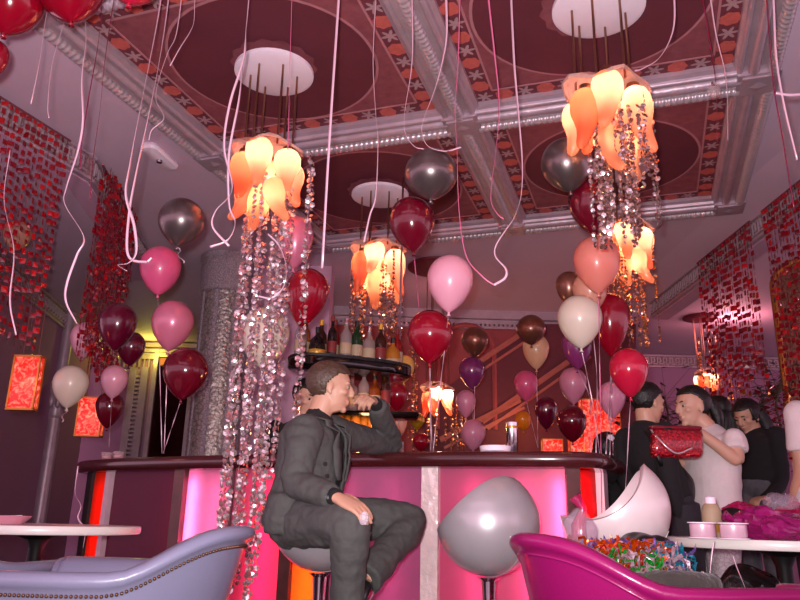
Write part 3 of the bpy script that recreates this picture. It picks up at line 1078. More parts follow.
# balloons against the ceiling at the upper left corner, partly outside the frame
B(10, 4, 62, 70, 'red', 'red balloon cut by the upper left corner of the photo', [], zc=2.85)
B(68, -14, 72, 86, 'red', 'red balloon under the ceiling corner block, cut by the top edge', [], tilt=-.22, zc=2.9)
B(132, -18, 50, 46, 'cherry', 'red balloon at the top edge, right of two other red ones', [], zc=2.95)
B(-8, 60, 30, 44, 'red', 'red balloon sliver on the left edge of the photo', [], zc=2.9)

# ------------------------------------------------------------------ loose curling ribbons
RN = [0]
def ribbon(pts, D, w, key, label, twist=2.0, phase=.2, k=8):
    P = [UH(x, y, D + (d if len(q) else 0)) for (x, y, *q) in pts for d in [q[0] if q else 0]]
    if pts[0][1] < 70: P = [V((P[0].x, P[0].y, 3.215))] + P
    P = catmull(P, k)
    b = MB(); band(b, P, w, twist, phase)
    o = obj('curling_ribbon', b, M[key], None, True, loc=P[0])
    tag(o, label, 'ribbon', 'hanging curling ribbons')
    RN[0] += 1


R_ = ribbon
R_([(50, -6), (44, 30), (40, 60), (31, 104)], 2.7, .0045, 'ribbon', 'thin pale ribbon hanging leftmost below the ceiling corner block')
R_([(70, -6), (64, 22), (52, 65), (48, 105), (49, 118)], 2.75, .005, 'ribbon', 'thin pale ribbon second from the left, ending over the left frieze')
R_([(85, -6), (86, 40), (82, 80), (83, 120), (78, 150), (66, 188), (65, 205), (84, 237), (77, 255), (67, 283), (66, 302), (77, 324)], 2.7, .0085, 'ribbon', 'long white ribbon winding down in front of the left bead curtains', 7)
R_([(103, -6), (98, 45), (90, 90), (82, 140), (80, 170)], 2.75, .005, 'ribbon_dark', 'dark maroon ribbon just right of the long winding white one', 3)
R_([(106, 52), (100, 110), (93, 160), (90, 200)], 2.8, .0045, 'ribbon_dark', 'thin maroon ribbon with a shiny end over the left cornice')
R_([(158, 16), (142, 100), (130, 165), (126, 195), (134, 225), (136, 252), (128, 263), (118, 265), (127, 271)], 2.8, .011, 'ribbon', 'wide white ribbon ending in a curl above the hot pink balloon', 5, .1)
R_([(163, 38), (152, 100), (136, 175), (129, 215), (128, 255), (145, 262), (152, 258)], 2.85, .01, 'ribbon', 'white ribbon right beside the wide one, curling at the hot pink balloon', 4, .3)
R_([(177, 30), (168, 52), (159, 79), (156, 100), (164, 118), (152, 130), (149, 140)], 2.8, .005, 'ribbon', 'wavy thin ribbon in front of the smoke detector')
R_([(195, -6), (194, 20), (190, 32), (180, 48), (170, 66)], 2.75, .0045, 'ribbon', 'short thin kinked ribbon before the upper left ceiling circle')
R_([(249, -6), (246, 30), (244, 58), (230, 103), (224, 147), (232, 189), (216, 211), (213, 227), (229, 246)], 2.7, .0095, 'ribbon', 'white ribbon spiralling left of the chandelier with longest strands', 6)
R_([(243, 62), (239, 100), (229, 154), (229, 204), (235, 223), (228, 240), (210, 247)], 2.72, .009, 'ribbon', 'second white ribbon spiralling beside the left chandelier', 5, .8)
R_([(339, -6), (330, 130), (322, 268)], 2.7, .0105, 'ribbon', 'straight wide pink-white ribbon hanging right of the left chandelier', .4, .1)
R_([(376, -6), (373, 60), (376, 118), (378, 142), (376, 195), (370, 215), (364, 242)], 3.0, .0065, 'ribbon', 'thin wavy ribbon hanging in front of the middle chandelier disc', 3)
R_([(412, -6), (412, 60), (405, 110), (405, 132), (414, 146), (424, 149)], 2.8, .008, 'ribbon', 'pink ribbon curling left above the middle silver balloon', 2.4)
R_([(446, -6), (446, 40), (436, 85), (424, 118), (422, 132), (428, 146), (445, 151), (461, 147)], 2.7, .011, 'ribbon', 'bright white ribbon looping over the top of the middle silver balloon', 2.5)
R_([(460, -6), (458, 60), (455, 110), (457, 150), (459, 208), (466, 255), (482, 276), (494, 285)], 2.9, .0065, 'ribbon_pink', 'long pink ribbon running down right of the middle silver balloon', 3)
R_([(488, -6), (494, 50), (499, 105), (496, 150), (491, 197), (497, 213), (504, 219)], 2.85, .009, 'ribbon_pink', 'pink ribbon knotted to a white one below the middle beam', 2.5)
R_([(511, -6), (514, 60), (518, 110), (522, 160), (521, 195), (514, 218), (506, 230), (496, 246), (496, 257), (506, 269), (505, 278), (494, 285)], 2.85, .01, 'ribbon', 'greenish white ribbon sweeping down from the beam into a loop', 3)
R_([(674, -6), (673, 30), (660, 57), (642, 69), (634, 71)], 2.6, .0075, 'ribbon', 'pale ribbon curving to the foil cover of the upper right chandelier', 2)
R_([(710, -6), (716, 35), (726, 80), (728, 140)], 2.8, .007, 'ribbon', 'pale pink ribbon in front of the right ceiling cornice', 2)
R_([(702, -6), (710, 45), (716, 85), (717, 142)], 2.8, .006, 'ribbon_dark', 'dark ribbon carrying a clear bauble at the right cornice', 2)
R_([(773, -6), (776, 55), (784, 105), (797, 160)], 2.6, .008, 'ribbon', 'pink ribbon hanging near the right edge of the photo', 1)
R_([(766, -6), (773, 80), (783, 140), (794, 210)], 2.7, .005, 'ribbon_dark', 'thin dark ribbon near the right edge beside a pink one', 1)
R_([(776, 93), (790, 95), (806, 94)], 2.6, .011, 'ribbon', 'short horizontal white ribbon end at the right edge', .3)
R_([(292, -6), (290, 60), (289, 110), (288, 150)], 2.9, .006, 'ribbon_pink', 'dull pink ribbon hanging across the left ceiling disc', 2)
R_([(268, 234), (279, 246), (286, 266), (284, 286), (272, 298), (258, 296)], 3.2, .008, 'ribbon', 'white ribbon curl caught in the left chandelier strands', 3)
R_([(78, 466), (75, 492), (81, 506), (78, 518), (85, 530), (83, 548)], 4.4, .008, 'ribbon', 'white ribbon dangling from the left end of the bar', 4)
R_([(10, 150), (4, 200), (14, 250), (10, 300), (16, 335)], 2.9, .006, 'ribbon', 'thin white ribbon in front of the bead curtain at the left edge', 3)
c = UH(714, 91, 2.8)
t = thing('bauble', 'small clear glass bauble hanging at the right ceiling cornice', 'bauble', c)
M['glass'] = pm('clear_glass', srgb(240, 220, 220), .03, transp=.86, coat=1, vary=.02)
b = MB(); b.ell(c, .03); obj('ball', b, M['glass'], t, True)
b = MB(); b.lathe([(.008, .028), (.008, .042), (.003, .046)], c, 10); obj('cap', b, M['chrome'], t)
# ------------------------------------------------------------------ bar counter
ZT = 1.13
outer = [PZ(x, y, ZT) for x, y in ((77, 461), (100, 458.5), (160, 456), (230, 454), (300, 452.5), (430, 450.8), (520, 450.3), (575, 450.6), (600, 452), (612, 455), (620, 459))]
e0, e1 = outer[0], outer[-1]
left_back = [V((e0.x + 1.0, e0.y + 1.5, ZT)), V((e0.x + .5, e0.y + .95, ZT)), V((e0.x + .14, e0.y + .45, ZT)), V((e0.x - .0, e0.y + .16, ZT))]
right_back = [V((e1.x + .02, e1.y + .15, ZT)), V((e1.x - .02, e1.y + .5, ZT)), V((e1.x - .1, e1.y + 1.3, ZT))]
line = left_back + outer + right_back
line = catmull(line, 4)


def offset(pl, d):                          # shift a plan polyline to its inner (bar) side
    out = []
    for i, p in enumerate(pl):
        t = pl[min(i + 1, len(pl) - 1)] - pl[max(i - 1, 0)]; t.z = 0; t.normalize()
        out.append(p + V((-t.y, t.x, 0)) * d)
    return out


bar = thing('bar_counter', 'long curved bar counter with dark glossy top and glowing magenta front panels', 'bar counter', V((-1.2, 4.0, 0)))
prof = [(.40, ZT), (.04, ZT), (.015, ZT - .004), (.003, ZT - .018), (0, ZT - .04), (.006, ZT - .06), (.02, ZT - .074), (.05, ZT - .078), (.40, ZT - .078)]
b = MB()
offs = [[q + V((0, 0, z - ZT)) for q in offset(line, d)] for d, z in prof]
b.rings([[offs[k][i] for k in range(len(prof))] for i in range(len(line))], True, True)
obj('bar_top', b, M['wood'], bar, 35)
inset = offset(line, .1)


def bar_at(px, extra=0):
    best = None
    for i in range(len(inset) - 1):
        for k in range(40):
            p = inset[i].lerp(inset[i + 1], k / 40)
            d = V((p.x, p.y, .7)) - EYE
            if d.dot(FW) < .5: continue
            x = 400 + F * d.dot(RT) / d.dot(FW)
            sc = abs(x - px) + max(0, d.dot(HF) - 5.12) * 900
            if best is None or sc < best[0]:
                best = (sc, V((p.x, p.y, 0)))
    return best[1]


def bpanel(name, xa, xb, th, mat, z0=.08, z1=ZT - .078, out=0.0, label=None):
    a, c = bar_at(xa), bar_at(xb)
    t = (c - a).normalized(); n_ = V((t.y, -t.x, 0))          # n_ points to the room
    b = MB(); b.box((a + c) / 2 + n_ * (out - th / 2) + V((0, 0, (z0 + z1) / 2)), ((c - a).length, th, z1 - z0), (t, n_, V((0, 0, 1))))
    o = obj(name, b, mat, bar, False)
    if label: o['label'] = label
    return a, c, t, n_


def glow(name, col, tr=.7):
    return pm(name, srgb(*col), .3, vary=.02, transl=tr, coat=.3)


M['g_pink'] = glow('glow_pink', (246, 160, 200))
M['g_magenta'] = glow('glow_magenta', (230, 116, 162))
M['g_mauve'] = glow('glow_mauve', (196, 104, 150), .5)
M['g_deep'] = glow('glow_deep', (140, 0, 74))
M['g_red'] = glow('glow_red', (255, 20, 24))
M['g_orange'] = glow('glow_orange', (255, 140, 60))
M['g_ember'] = glow('glow_ember', (240, 70, 24))
M['post'] = pm('brown_post', srgb(92, 52, 50), .3, metal=.3, vary=.3, scale=12)
M['silverpost'] = pm('silver_leaf', srgb(240, 214, 212), .25, metal=.2, vary=.15, scale=14, bump=.5, bscale=22)
M['palepost'] = pm('pale_post', srgb(226, 190, 200), .3, metal=.3)


def back_lamp(px, e, col, depth=.09, size=.035):
    a, a2 = bar_at(px), bar_at(px + 3)
    t = (a2 - a).normalized(); n_ = V((t.y, -t.x, 0))
    l = lamp('panel_tube', 'AREA', a - n_ * depth + V((0, 0, .55)), e, col, shape='RECTANGLE', size=size, size_y=.9)
    l.rotation_euler = n_.to_track_quat('-Z', 'Y').to_euler()
    # keep the long side upright
    z = V((0, 0, 1)); x = z.cross(-n_).normalized()
    mm = Matrix((( x.x, z.x, -n_.x), (x.y, z.y, -n_.y), (x.z, z.z, -n_.z)))
    l.rotation_euler = mm.to_euler()
    return l


bpanel('glowing_panel', 88, 102, .015, M['g_ember'], label='narrow orange glowing panel')
bpanel('post', 83, 88, .05, M['black'], out=.02)
bpanel('post', 103, 107, .04, M['palepost'], out=.03, label='thin pale post')
bpanel('glowing_panel', 108, 172, .015, M['g_deep'], label='deep magenta panel')
bpanel('post', 172, 182, .06, M['post'], out=.03)
bpanel('glowing_panel', 183, 227, .015, M['g_pink'], label='bright pink glowing panel')
bpanel('post', 227, 230, .05, M['post'], out=.006)
bpanel('glowing_panel', 230, 283, .015, M['g_magenta'], label='crimson pink glowing panel')
bpanel('post', 283, 294, .06, M['post'], out=.03)
bpanel('glowing_panel', 294, 327, .015, M['g_orange'], label='orange glowing panel behind the seated man')
bpanel('post', 327, 331, .05, M['post'], out=.01)
bpanel('glowing_panel', 331, 423, .015, M['g_mauve'])
bpanel('post', 423, 440, .06, M['silverpost'], out=.04, label='silver leaf covered post')
bpanel('glowing_panel', 440, 568, .015, M['g_magenta'])
bpanel('post', 568, 582, .06, M['post'], out=.03)
bpanel('glowing_panel', 582, 599, .015, M['g_red'], label='narrow red glowing panel')
bpanel('post', 600, 604, .05, M['palepost'], out=.035, label='thin pale post')
# plinth and dark back board close the body
b = MB()
for d0, z0, z1 in ((.0, 0, .08),):
    q = offset(inset, .02)
    for i in range(len(q) - 1):
        a, c = q[i], q[i + 1]
        b.add([V((a.x, a.y, 0)), V((c.x, c.y, 0)), V((c.x, c.y, .08)), V((a.x, a.y, .08))], [(0, 1, 2, 3)])
obj('plinth', b, M['black'], bar, False)
M['carcass'] = pm('pale_carcass', srgb(170, 120, 150), .7)
b = MB()
q = offset(inset, .22)[20:-12]
q2 = offset(inset, .24)[20:-12]
for i in range(len(q) - 1):
    a, c, d_, e_ = q[i], q[i + 1], q2[i + 1], q2[i]
    b.add([V((p.x, p.y, z)) for z in (0, ZT - .08) for p in (a, c, d_, e_)], [(0, 1, 5, 4), (1, 2, 6, 5), (2, 3, 7, 6), (3, 0, 4, 7), (0, 3, 2, 1), (4, 5, 6, 7)])
obj('back_board', b, M['carcass'], bar, False)
# side of the counter that turns away at each end
for s, seq in ((0, inset[:16]), (1, inset[-9:])):
    b = MB()
    for i in range(len(seq) - 1):
        a, c = seq[i], seq[i + 1]
        b.add([V((a.x, a.y, 0)), V((c.x, c.y, 0)), V((c.x, c.y, ZT - .078)), V((a.x, a.y, ZT - .078))], [(0, 1, 2, 3)])
    obj('end_panel', b, M['g_deep'] if s == 0 else M['post'], bar, False)
PINKL = (1, .84, .9)
back_lamp(95, 1.3, (1, .35, .12))
back_lamp(168, .35, (1, .1, .4))
back_lamp(188, 5, PINKL, .05)
back_lamp(212, 1, PINKL)
back_lamp(262, 3, (1, .1, .3))
back_lamp(280, 1.5, (1, .1, .1))
back_lamp(310, 5, (1, .72, .4))
back_lamp(345, 1.3, PINKL)
back_lamp(392, 1.4, PINKL)
back_lamp(475, 1.0, PINKL)
back_lamp(528, 1.3, PINKL)
back_lamp(563, 5.5, PINKL, .055)
back_lamp(591, 2.2, (1, .12, .1))

# little things on the bar
def cup(px, py, label, z=ZT):
    c = bar_at(px); c.z = z
    t = thing('candle_cup', label, 'candle cup', c)
    b = MB(); b.lathe([(.032, 0), (.036, .004), (.04, .05), (.035, .05), (.031, .01), (.001, .01)], c, 16); obj('glass', b, M['glass'], t)
    b = MB(); b.lathe([(.029, .011), (.029, .026), (.002, .028)], c, 14); obj('candle', b, BM['pink'], t)


cup(97, 455.8, 'left one of two pink candle cups at the left end of the bar')
cup(109, 455.3, 'right one of two pink candle cups at the left end of the bar')
c = bar_at(497) + HF * .02; c.z = ZT
t = thing('ashtray', 'flat pinkish white dish on the bar top below the mauve balloon', 'dish', c)
b = MB(); b.lathe([(.06, 0), (.072, .006), (.078, .03), (.07, .032), (.062, .012), (.001, .01)], c, 24); obj('bowl', b, M['white_plaster'], t)
b = MB(); b.tube([c + V((0, 0, .03)), c + HR * .05 + V((0, 0, .036))], .004, 6); obj('cigarette', b, M['white_plaster'], t)
c = bar_at(516) + HF * .05; c.z = ZT
t = thing('tumbler', 'slim chrome tumbler on the bar top right of the white dish', 'tumbler', c)
b = MB(); b.lathe([(.024, 0), (.026, .003), (.03, .15), (.027, .15), (.023, .008), (.001, .008)], c, 18); obj('body', b, M['chrome'], t)
b = MB(); b.lathe([(.029, .12), (.032, .12), (.032, .132), (.029, .132)], c, 18); obj('band', b, M['gilt'], t)

# ------------------------------------------------------------------ bottle shelves behind the bar
DS = 4.75
sA, sB = UH(289, 366, DS - .15), UH(408, 352, DS + .2)
zs = (UH(345, 362, DS)).z - .02
sd = (sB - sA); sd.z = 0; sl = sd.length; sd.normalize(); sn = V((-sd.y, sd.x, 0))
mid = (sA + sB) / 2; mid.z = zs
sh = thing('bottle_shelf', 'dark curved hanging shelf full of bottles above the bar', 'shelf', mid)
ring = []
for k in range(40):
    a = 2 * PI * k / 40
    ca, sa = math.cos(a), math.sin(a)
    ring.append((math.copysign(abs(ca) ** .6, ca) * sl / 2, math.copysign(abs(sa) ** .8, sa) * .2))
b = MB(); b.rings([[mid + sd * u * q + sn * v * q + V((0, 0, z)) for u, v in ring] for z, q in ((-.055, .96), (-.045, 1), (0, 1), (.005, .985))], True, True)
obj('board', b, M['blackgloss'], sh, 40)
b = MB(); b.rings([[mid + sd * u * q + sn * v * q + V((0, 0, z)) for u, v in ring] for z, q in ((.006, 1.0), (.024, 1.0), (.024, .985), (.006, .985))], False, False, True)
obj('rim_rail', b, M['black'], sh, 40)
for s in (-.42, .42):
    b = MB(); b.tube([mid + sd * (s * sl), mid + sd * (s * sl) + V((0, 0, 3.2 - zs))], .008, 6); obj('rod', b, M['chrome'], sh)
BOT = {}
def glassmat(k, c, tr=.25):
    BOT[k] = pm('bottle_' + k, srgb(*c), .06, vary=.05, transl=tr, coat=1, transp=.55 if k == 'clear' else .12)
glassmat('amber', (150, 70, 20)); glassmat('brown', (60, 26, 14)); glassmat('clear', (220, 200, 200), .5); glassmat('green', (20, 60, 30))
glassmat('red', (150, 20, 20)); glassmat('dark', (18, 10, 10)); glassmat('honey', (220, 140, 50), .4)
M['label_cream'] = pm('label_cream', srgb(176, 150, 122), .6)
M['label_gold'] = pm('label_gold', srgb(220, 170, 70), .35, metal=.6)
M['label_red'] = pm('label_red', srgb(120, 30, 30), .6)
BK = {'round': [(.036, 0), (.04, .006), (.04, .17), (.036, .19), (.016, .225), (.0135, .235), (.0135, .285)],
      'square': [(.042, 0), (.044, .006), (.044, .15), (.04, .165), (.016, .185), (.0135, .2), (.0135, .255)],
      'squat': [(.046, 0), (.052, .01), (.055, .08), (.045, .125), (.018, .155), (.014, .165), (.014, .205)],
      'tall': [(.032, 0), (.035, .006), (.035, .2), (.03, .23), (.014, .26), (.012, .3), (.012, .335)]}


def bottle(p, kind, key, lab, cap, label, sc=1.0, group='bottles behind the bar'):
    t = thing('bottle', label, 'bottle', p, group)
    pr = [(r * sc, z * sc) for r, z in BK[kind]]
    b = MB(); b.lathe(pr, p, 16); obj('glass', b, BOT[key], t, 50)
    top = pr[-1][1]; r0 = pr[2][0]; h = pr[2][1]
    b = MB(); b.lathe([(r0 * 1.02, h * .3), (r0 * 1.03, h * .31), (r0 * 1.03, h * .72), (r0 * 1.02, h * .73)], p, 16); obj('paper_label', b, M[lab], t, 50)
    b = MB(); b.lathe([(.015 * sc, top - .03 * sc), (.0155 * sc, top - .025 * sc), (.0155 * sc, top + .008), (.004, top + .01)], p, 12); obj('cap', b, M[cap], t, 50)


shelf_b = [  # position along the shelf 0..1, depth, kind, glass, label, cap, words
    (.08, .0, 'round', 'clear', 'label_cream', 'chrome', 'clear bottle at the left end of the dark bottle shelf'),
    (.14, .05, 'tall', 'amber', 'label_cream', 'label_gold', 'tall amber bottle near the left end of the dark shelf'),
    (.19, -.06, 'squat', 'dark', 'label_gold', 'black', 'squat dark bottle with a gold label, front row on the left'),
    (.26, .04, 'round', 'brown', 'label_cream', 'label_gold', 'brown bottle right behind the squat gold-labelled one'),
    (.31, -.06, 'tall', 'dark', 'label_red', 'label_red', 'tall dark bottle with a red cap, left half of the shelf'),
    (.37, .03, 'tall', 'red', 'label_cream', 'label_red', 'tall red bottle standing left of the middle chandelier strands'),
    (.42, -.07, 'round', 'clear', 'label_cream', 'chrome', 'clear bottle with cream label left of the shelf middle'),
    (.47, .05, 'tall', 'brown', 'label_gold', 'label_gold', 'tall brown bottle with gold cap at the shelf middle'),
    (.52, -.05, 'round', 'green', 'label_cream', 'black', 'green bottle at the shelf middle under the beads'),
    (.57, .05, 'round', 'amber', 'label_gold', 'black', 'amber bottle with gold label right of the shelf middle'),
    (.62, -.06, 'square', 'clear', 'label_cream', 'chrome', 'square clear bottle right of the shelf middle, front row'),
    (.67, .03, 'tall', 'honey', 'label_cream', 'label_red', 'tall honey-coloured bottle on the right half of the shelf'),
    (.72, -.06, 'round', 'brown', 'label_red', 'label_gold', 'brown bottle with a red label on the right half of shelf'),
    (.78, .03, 'round', 'clear', 'label_gold', 'chrome', 'clear bottle with gold label on the right half of shelf'),
    (.84, -.04, 'squat', 'honey', 'label_cream', 'black', 'squat honey bottle near the right end of the shelf'),
    (.9, .0, 'round', 'red', 'label_cream', 'label_red', 'small red bottle at the right end of the dark shelf')]
for u, v, kind, key, lab, cap, words in shelf_b:
    bottle(mid + sd * ((u - .5) * sl) + sn * v + V((0, 0, .0055)), kind, key, lab, cap, words, .98 if kind != 'tall' else .86)
# lower shelf on the back counter
zl = UH(365, 412, 4.9).z
lo = UH(372, 414, 4.9)
ls = thing('bottle_shelf', 'short dark lower shelf with labelled spirit bottles beside the man\'s hand', 'shelf', lo)
b = MB(); b.rbox(V((lo.x, lo.y, zl - .02)), (.62, .2, .04), .02, (HR, HF, V((0, 0, 1)))); obj('board', b, M['blackgloss'], ls)
for s in (-.2, .02):
    b = MB(); b.box(V((lo.x, lo.y, zl / 2 - .02)) + HR * s + HF * .05, (.05, .05, zl - .04), (HR, HF, V((0, 0, 1)))); obj('leg', b, M['black'], ls)
for px, kind, key, lab, cap, words in ((351, 'square', 'clear', 'label_cream', 'label_red', 'cream-labelled clear bottle on the lower shelf, nearest the man\'s face'),
                                       (363, 'round', 'clear', 'label_cream', 'chrome', 'white-labelled bottle with tall neck, second on the lower shelf'),
                                       (374, 'square', 'amber', 'label_cream', 'black', 'amber bottle with a low cream label on the lower shelf'),
                                       (385, 'tall', 'brown', 'label_red', 'black', 'dark tall bottle at the right end of the lower shelf')):
    p = UH(px, 411, 4.88); p.z = zl
    bottle(p, kind, key, lab, cap, words, .95)
# jumble of amber glasses on the back counter under it
bc = UH(365, 445, 4.9)
t = thing('back_counter', 'dark back counter behind the bar holding amber glasses', 'counter', V((bc.x, bc.y, 0)))
zc_ = UH(365, 444, 4.9).z
b = MB(); b.box(V((bc.x, bc.y, zc_ - .03)) + HR * -.2, (.9, .4, .06), (HR, HF, V((0, 0, 1)))); obj('worktop', b, M['wood'], t)
b = MB(); b.box(V((bc.x, bc.y, (zc_ - .06) / 2)) + HR * -.2, (.86, .36, zc_ - .06), (HR, HF, V((0, 0, 1)))); obj('cabinet', b, M['black'], t)
gw = ['leftmost', 'second', 'third', 'fourth', 'fifth', 'sixth']
for k in range(6):
    p = UH(338 + k * 8.5, 444, 4.86 + .05 * (k % 2)); p.z = zc_
    tt = thing('amber_glass', '%s of six amber goblets in the row below the lower bottle shelf' % gw[k], 'glass', p, 'amber goblets on the back counter')
    b = MB(); b.lathe([(.03, 0), (.03, .004), (.005, .008), (.005, .06), (.03, .085), (.036, .13), (.03, .17), (.028, .17), (.033, .13), (.026, .09), (.002, .075)], p, 14)
    obj('bowl', b, BOT['honey'], tt, True)
lamp('back_bar_light', 'POINT', UH(362, 430, 4.6), 5, (1, .5, .2), shadow_soft_size=.05)

# ------------------------------------------------------------------ bar stools
M['stool'] = pm('silver_vinyl', srgb(176, 168, 172), .3, metal=.35, vary=.04, coat=.3)
M['stoolw'] = pm('pale_vinyl', srgb(224, 206, 206), .35, metal=.1, vary=.04, coat=.3)


def make_stool(name_mat, label, sad=1.1, zc=.80, n_=V((.6, 0, .8))):
    """origin on the floor under the shell, front towards +X"""
    t = thing('bar_stool', label, 'bar stool', (0, 0, 0), 'shell bar stools')
    R = .215
    C = V((0, 0, zc))
    b = MB(); b.ell(C, (R, R, R * .98), None, 64, 48)
    keep = lambda p: (p - C).dot(n_) < .085 - sad * p.y ** 2
    bm = bmesh.new()
    vs_ = [bm.verts.new(p) for p in b.v]
    for f in b.f:
        try: bm.faces.new([vs_[i] for i in f])
        except ValueError: pass
    bmesh.ops.delete(bm, geom=[v for v in bm.verts if not keep(v.co)], context='VERTS')
    # pull the ragged rim on to the cutting surface
    for v in bm.verts:
        if v.is_boundary:
            for _ in range(12):
                e = .085 - sad * v.co.y ** 2 - (v.co - C).dot(n_)
                v.co += n_ * e * .5
                d_ = v.co - C; v.co = C + d_ * (R / d_.length)
    bmesh.ops.recalc_face_normals(bm, faces=bm.faces)
    me = bpy.data.meshes.new('shell'); bm.to_mesh(me); bm.free()
    o = finish('shell', me, name_mat, t, True)
    s = o.modifiers.new('thick', 'SOLIDIFY'); s.thickness = .022; s.offset = -1
    bv = o.modifiers.new('soft', 'BEVEL'); bv.width = .006; bv.segments = 2; bv.limit_method = 'ANGLE'
    # stitched seams running over the shell
    for yy in (-.0,):
        pts = []
        for k in range(40):
            a = -2.75 + k * 2.9 / 39
            p = C + V((R * 1.004 * math.cos(a), 0, R * .985 * math.sin(a)))
            if keep(p): pts.append(p)
        b = MB(); b.tube(pts, .0022, 5); obj('seam', b, name_mat, t, True)
    b = MB(); b.lathe([(.001, -.05), (.12, -.045), (.17, -.02), (.175, .0), (.12, .02), (.001, .025)], C + V((0, 0, -.1)), 28); obj('seat_cushion', b, name_mat, t, True)
    b = MB(); b.lathe([(.05, zc - .215), (.03, zc - .23), (.026, zc - .3), (.026, .03), (.03, .02)], (0, 0, 0), 18); obj('post', b, M['chrome'], t)
    b = MB(); b.lathe([(.2, 0), (.2, .008), (.15, .018), (.04, .03), (.03, .04)], (0, 0, 0), 32); obj('base', b, M['chrome'], t)
    b = MB()
    ringp = [V((.16 * math.cos(a), .16 * math.sin(a), .27)) for a in [2 * PI * k / 28 for k in range(29)]]
    b.tube(ringp, .009, 8); b.tube([V((-.16, 0, .27)), V((.16, 0, .27))], .008, 6)
    obj('foot_ring', b, M['chrome'], t)
    return t


def place(o, p, dirv):
    o.location = (p.x, p.y, 0)
    o.rotation_euler = (0, 0, math.atan2(dirv.y, dirv.x))


stool = make_stool(M['stool'], 'empty silver shell bar stool seen from behind in front of the magenta bar panel')
p = UH(488, 520, 3.22); place(stool, p, -HR * .62 + HF * .78)
pm_ = UH(323, 512, 3.27)
d_ = HR * .96 - HF * .15
s2 = dup(stool, (pm_.x, pm_.y, 0), math.atan2(d_.y, d_.x), 'silver shell bar stool under the seated man in the dark suit')
stw = make_stool(M['stoolw'], 'pale shell bar stool seen from the side behind the magenta armchair', 2.3, .865, V((.52, 0, .854)))
p = UH(614, 506, 3.07); place(stw, p, -HR * 1 + HF * .3)
p = UH(617, 500, 3.46)
d_ = -HR * .8 + HF * .6
s4 = dup(stw, (p.x, p.y, 0), math.atan2(d_.y, d_.x), 'pale shell bar stool behind the other pale one at the bar corner')

# ------------------------------------------------------------------ tub armchairs
M['bluevinyl'] = pm('lilac_grey_vinyl', srgb(128, 127, 152), .36, vary=.05, scale=5, coat=.25, bump=.05, bscale=120)
M['magvinyl'] = pm('magenta_vinyl', srgb(146, 18, 92), .3, vary=.06, scale=5, coat=.35, bump=.05, bscale=120)
M['nail'] = pm('brass_nail', srgb(120, 84, 66), .3, metal=.9)


def make_chair(label, mat, nails=True, back=.775, arm=.645, half=.32, strt=.3, rake=.1):
    """horseshoe shell round the seat; front towards +X, origin on the floor at the middle"""
    t = thing('tub_armchair', label, 'armchair', (0, 0, 0), 'tub armchairs')
    path = []
    N1, N2 = 14, 30
    for k in range(N1): path.append((V((strt * (1 - k / N1), half, 0)), V((0, 1, 0)), 0 + k / N1 * .35))
    for k in range(N2 + 1):
        a = PI / 2 + PI * k / N2
        path.append((V((half * math.cos(a), half * math.sin(a), 0)), V((math.cos(a), math.sin(a), 0)), .35 + .3 * k / N2))
    for k in range(1, N1 + 1): path.append((V((strt * k / N1, -half, 0)), V((0, -1, 0)), .65 + .35 * k / N1))
    def H(p):
        u = (p.x + half) / (half + strt)          # 0 at the back, 1 at the arm front
        s = min(1, max(0, (u + .02) / .32)); s = s * s * (3 - 2 * s)
        return back + (arm - back) * s
    rings = []; nl = []
    for p, n_, s in path:
        h = H(p)
        u = (p.x + half) / (half + strt)
        lean = rake * max(0, 1 - u / .75) ** 1.2
        def P(o, z):                               # o outwards, raked with height
            k = max(0, (z - .12) / (h - .12))
            return p + n_ * (o + .05 * k) + V((-lean * k ** 1.4, 0, z))
        ring = [P(-.06, .12), P(.012, .12), P(.02, .3), P(.022, h - .075), P(.026, h - .05), P(.036, h - .042), P(.043, h - .027), P(.036, h - .01), P(.012, h),
                P(-.022, h - .003), P(-.05, h - .02), P(-.062, h - .05), P(-.066, h - .1), P(-.07, .4), P(-.07, .2)]
        rings.append(ring)
        nl.append(P(.0245, h - .063))
    b = MB(); b.rings(rings, True, True)
    obj('shell', b, mat, t, True)
    b = MB()
    if nails:
        pts = nl; acc = 0; last = pts[0]
        step = .013
        for i in range(len(pts) - 1):
            L = (pts[i + 1] - pts[i]).length
            while acc < L:
                q = pts[i].lerp(pts[i + 1], acc / L)
                b.ell(q + path[i][1] * .002, .0056, None, 6, 4)
                acc += step
            acc -= L
        obj('nailhead_trim', b, M['nail'], t, True)
    else:
        b.tube(nl, .005, 6); obj('piping', b, mat, t, True)
    for s in (1, -1):                              # rounded arm fronts
        b = MB(); r0 = rings[0 if s == 1 else -1]
        c = sum(r0, V((0, 0, 0))) / len(r0)
        b.rings([r0, [c + (q - c) * .97 + V((.02, 0, 0)) for q in r0], [c + (q - c) * .8 + V((.032, 0, 0)) for q in r0]], False, True)
        obj('arm_front', b, mat, t, True)
    b = MB(); b.rbox((.06, 0, .36), (.62, .54, .18), .09, seg=5); obj('seat_cushion', b, mat, t, 50)
    b = MB(); b.rbox((.05, 0, .19), (.6, .56, .14), .05); obj('seat_base', b, mat, t, 50)
    for sx in (-.22, .28):
        for sy in (-.22, .22):
            b = MB(); b.lathe([(.014, 0), (.022, .12)], (sx, sy, 0), 10); obj('leg', b, M['black'], t)
    return t


def at_floor(px, py, D):
    p = UH(px, py, D); return V((p.x, p.y, 0))


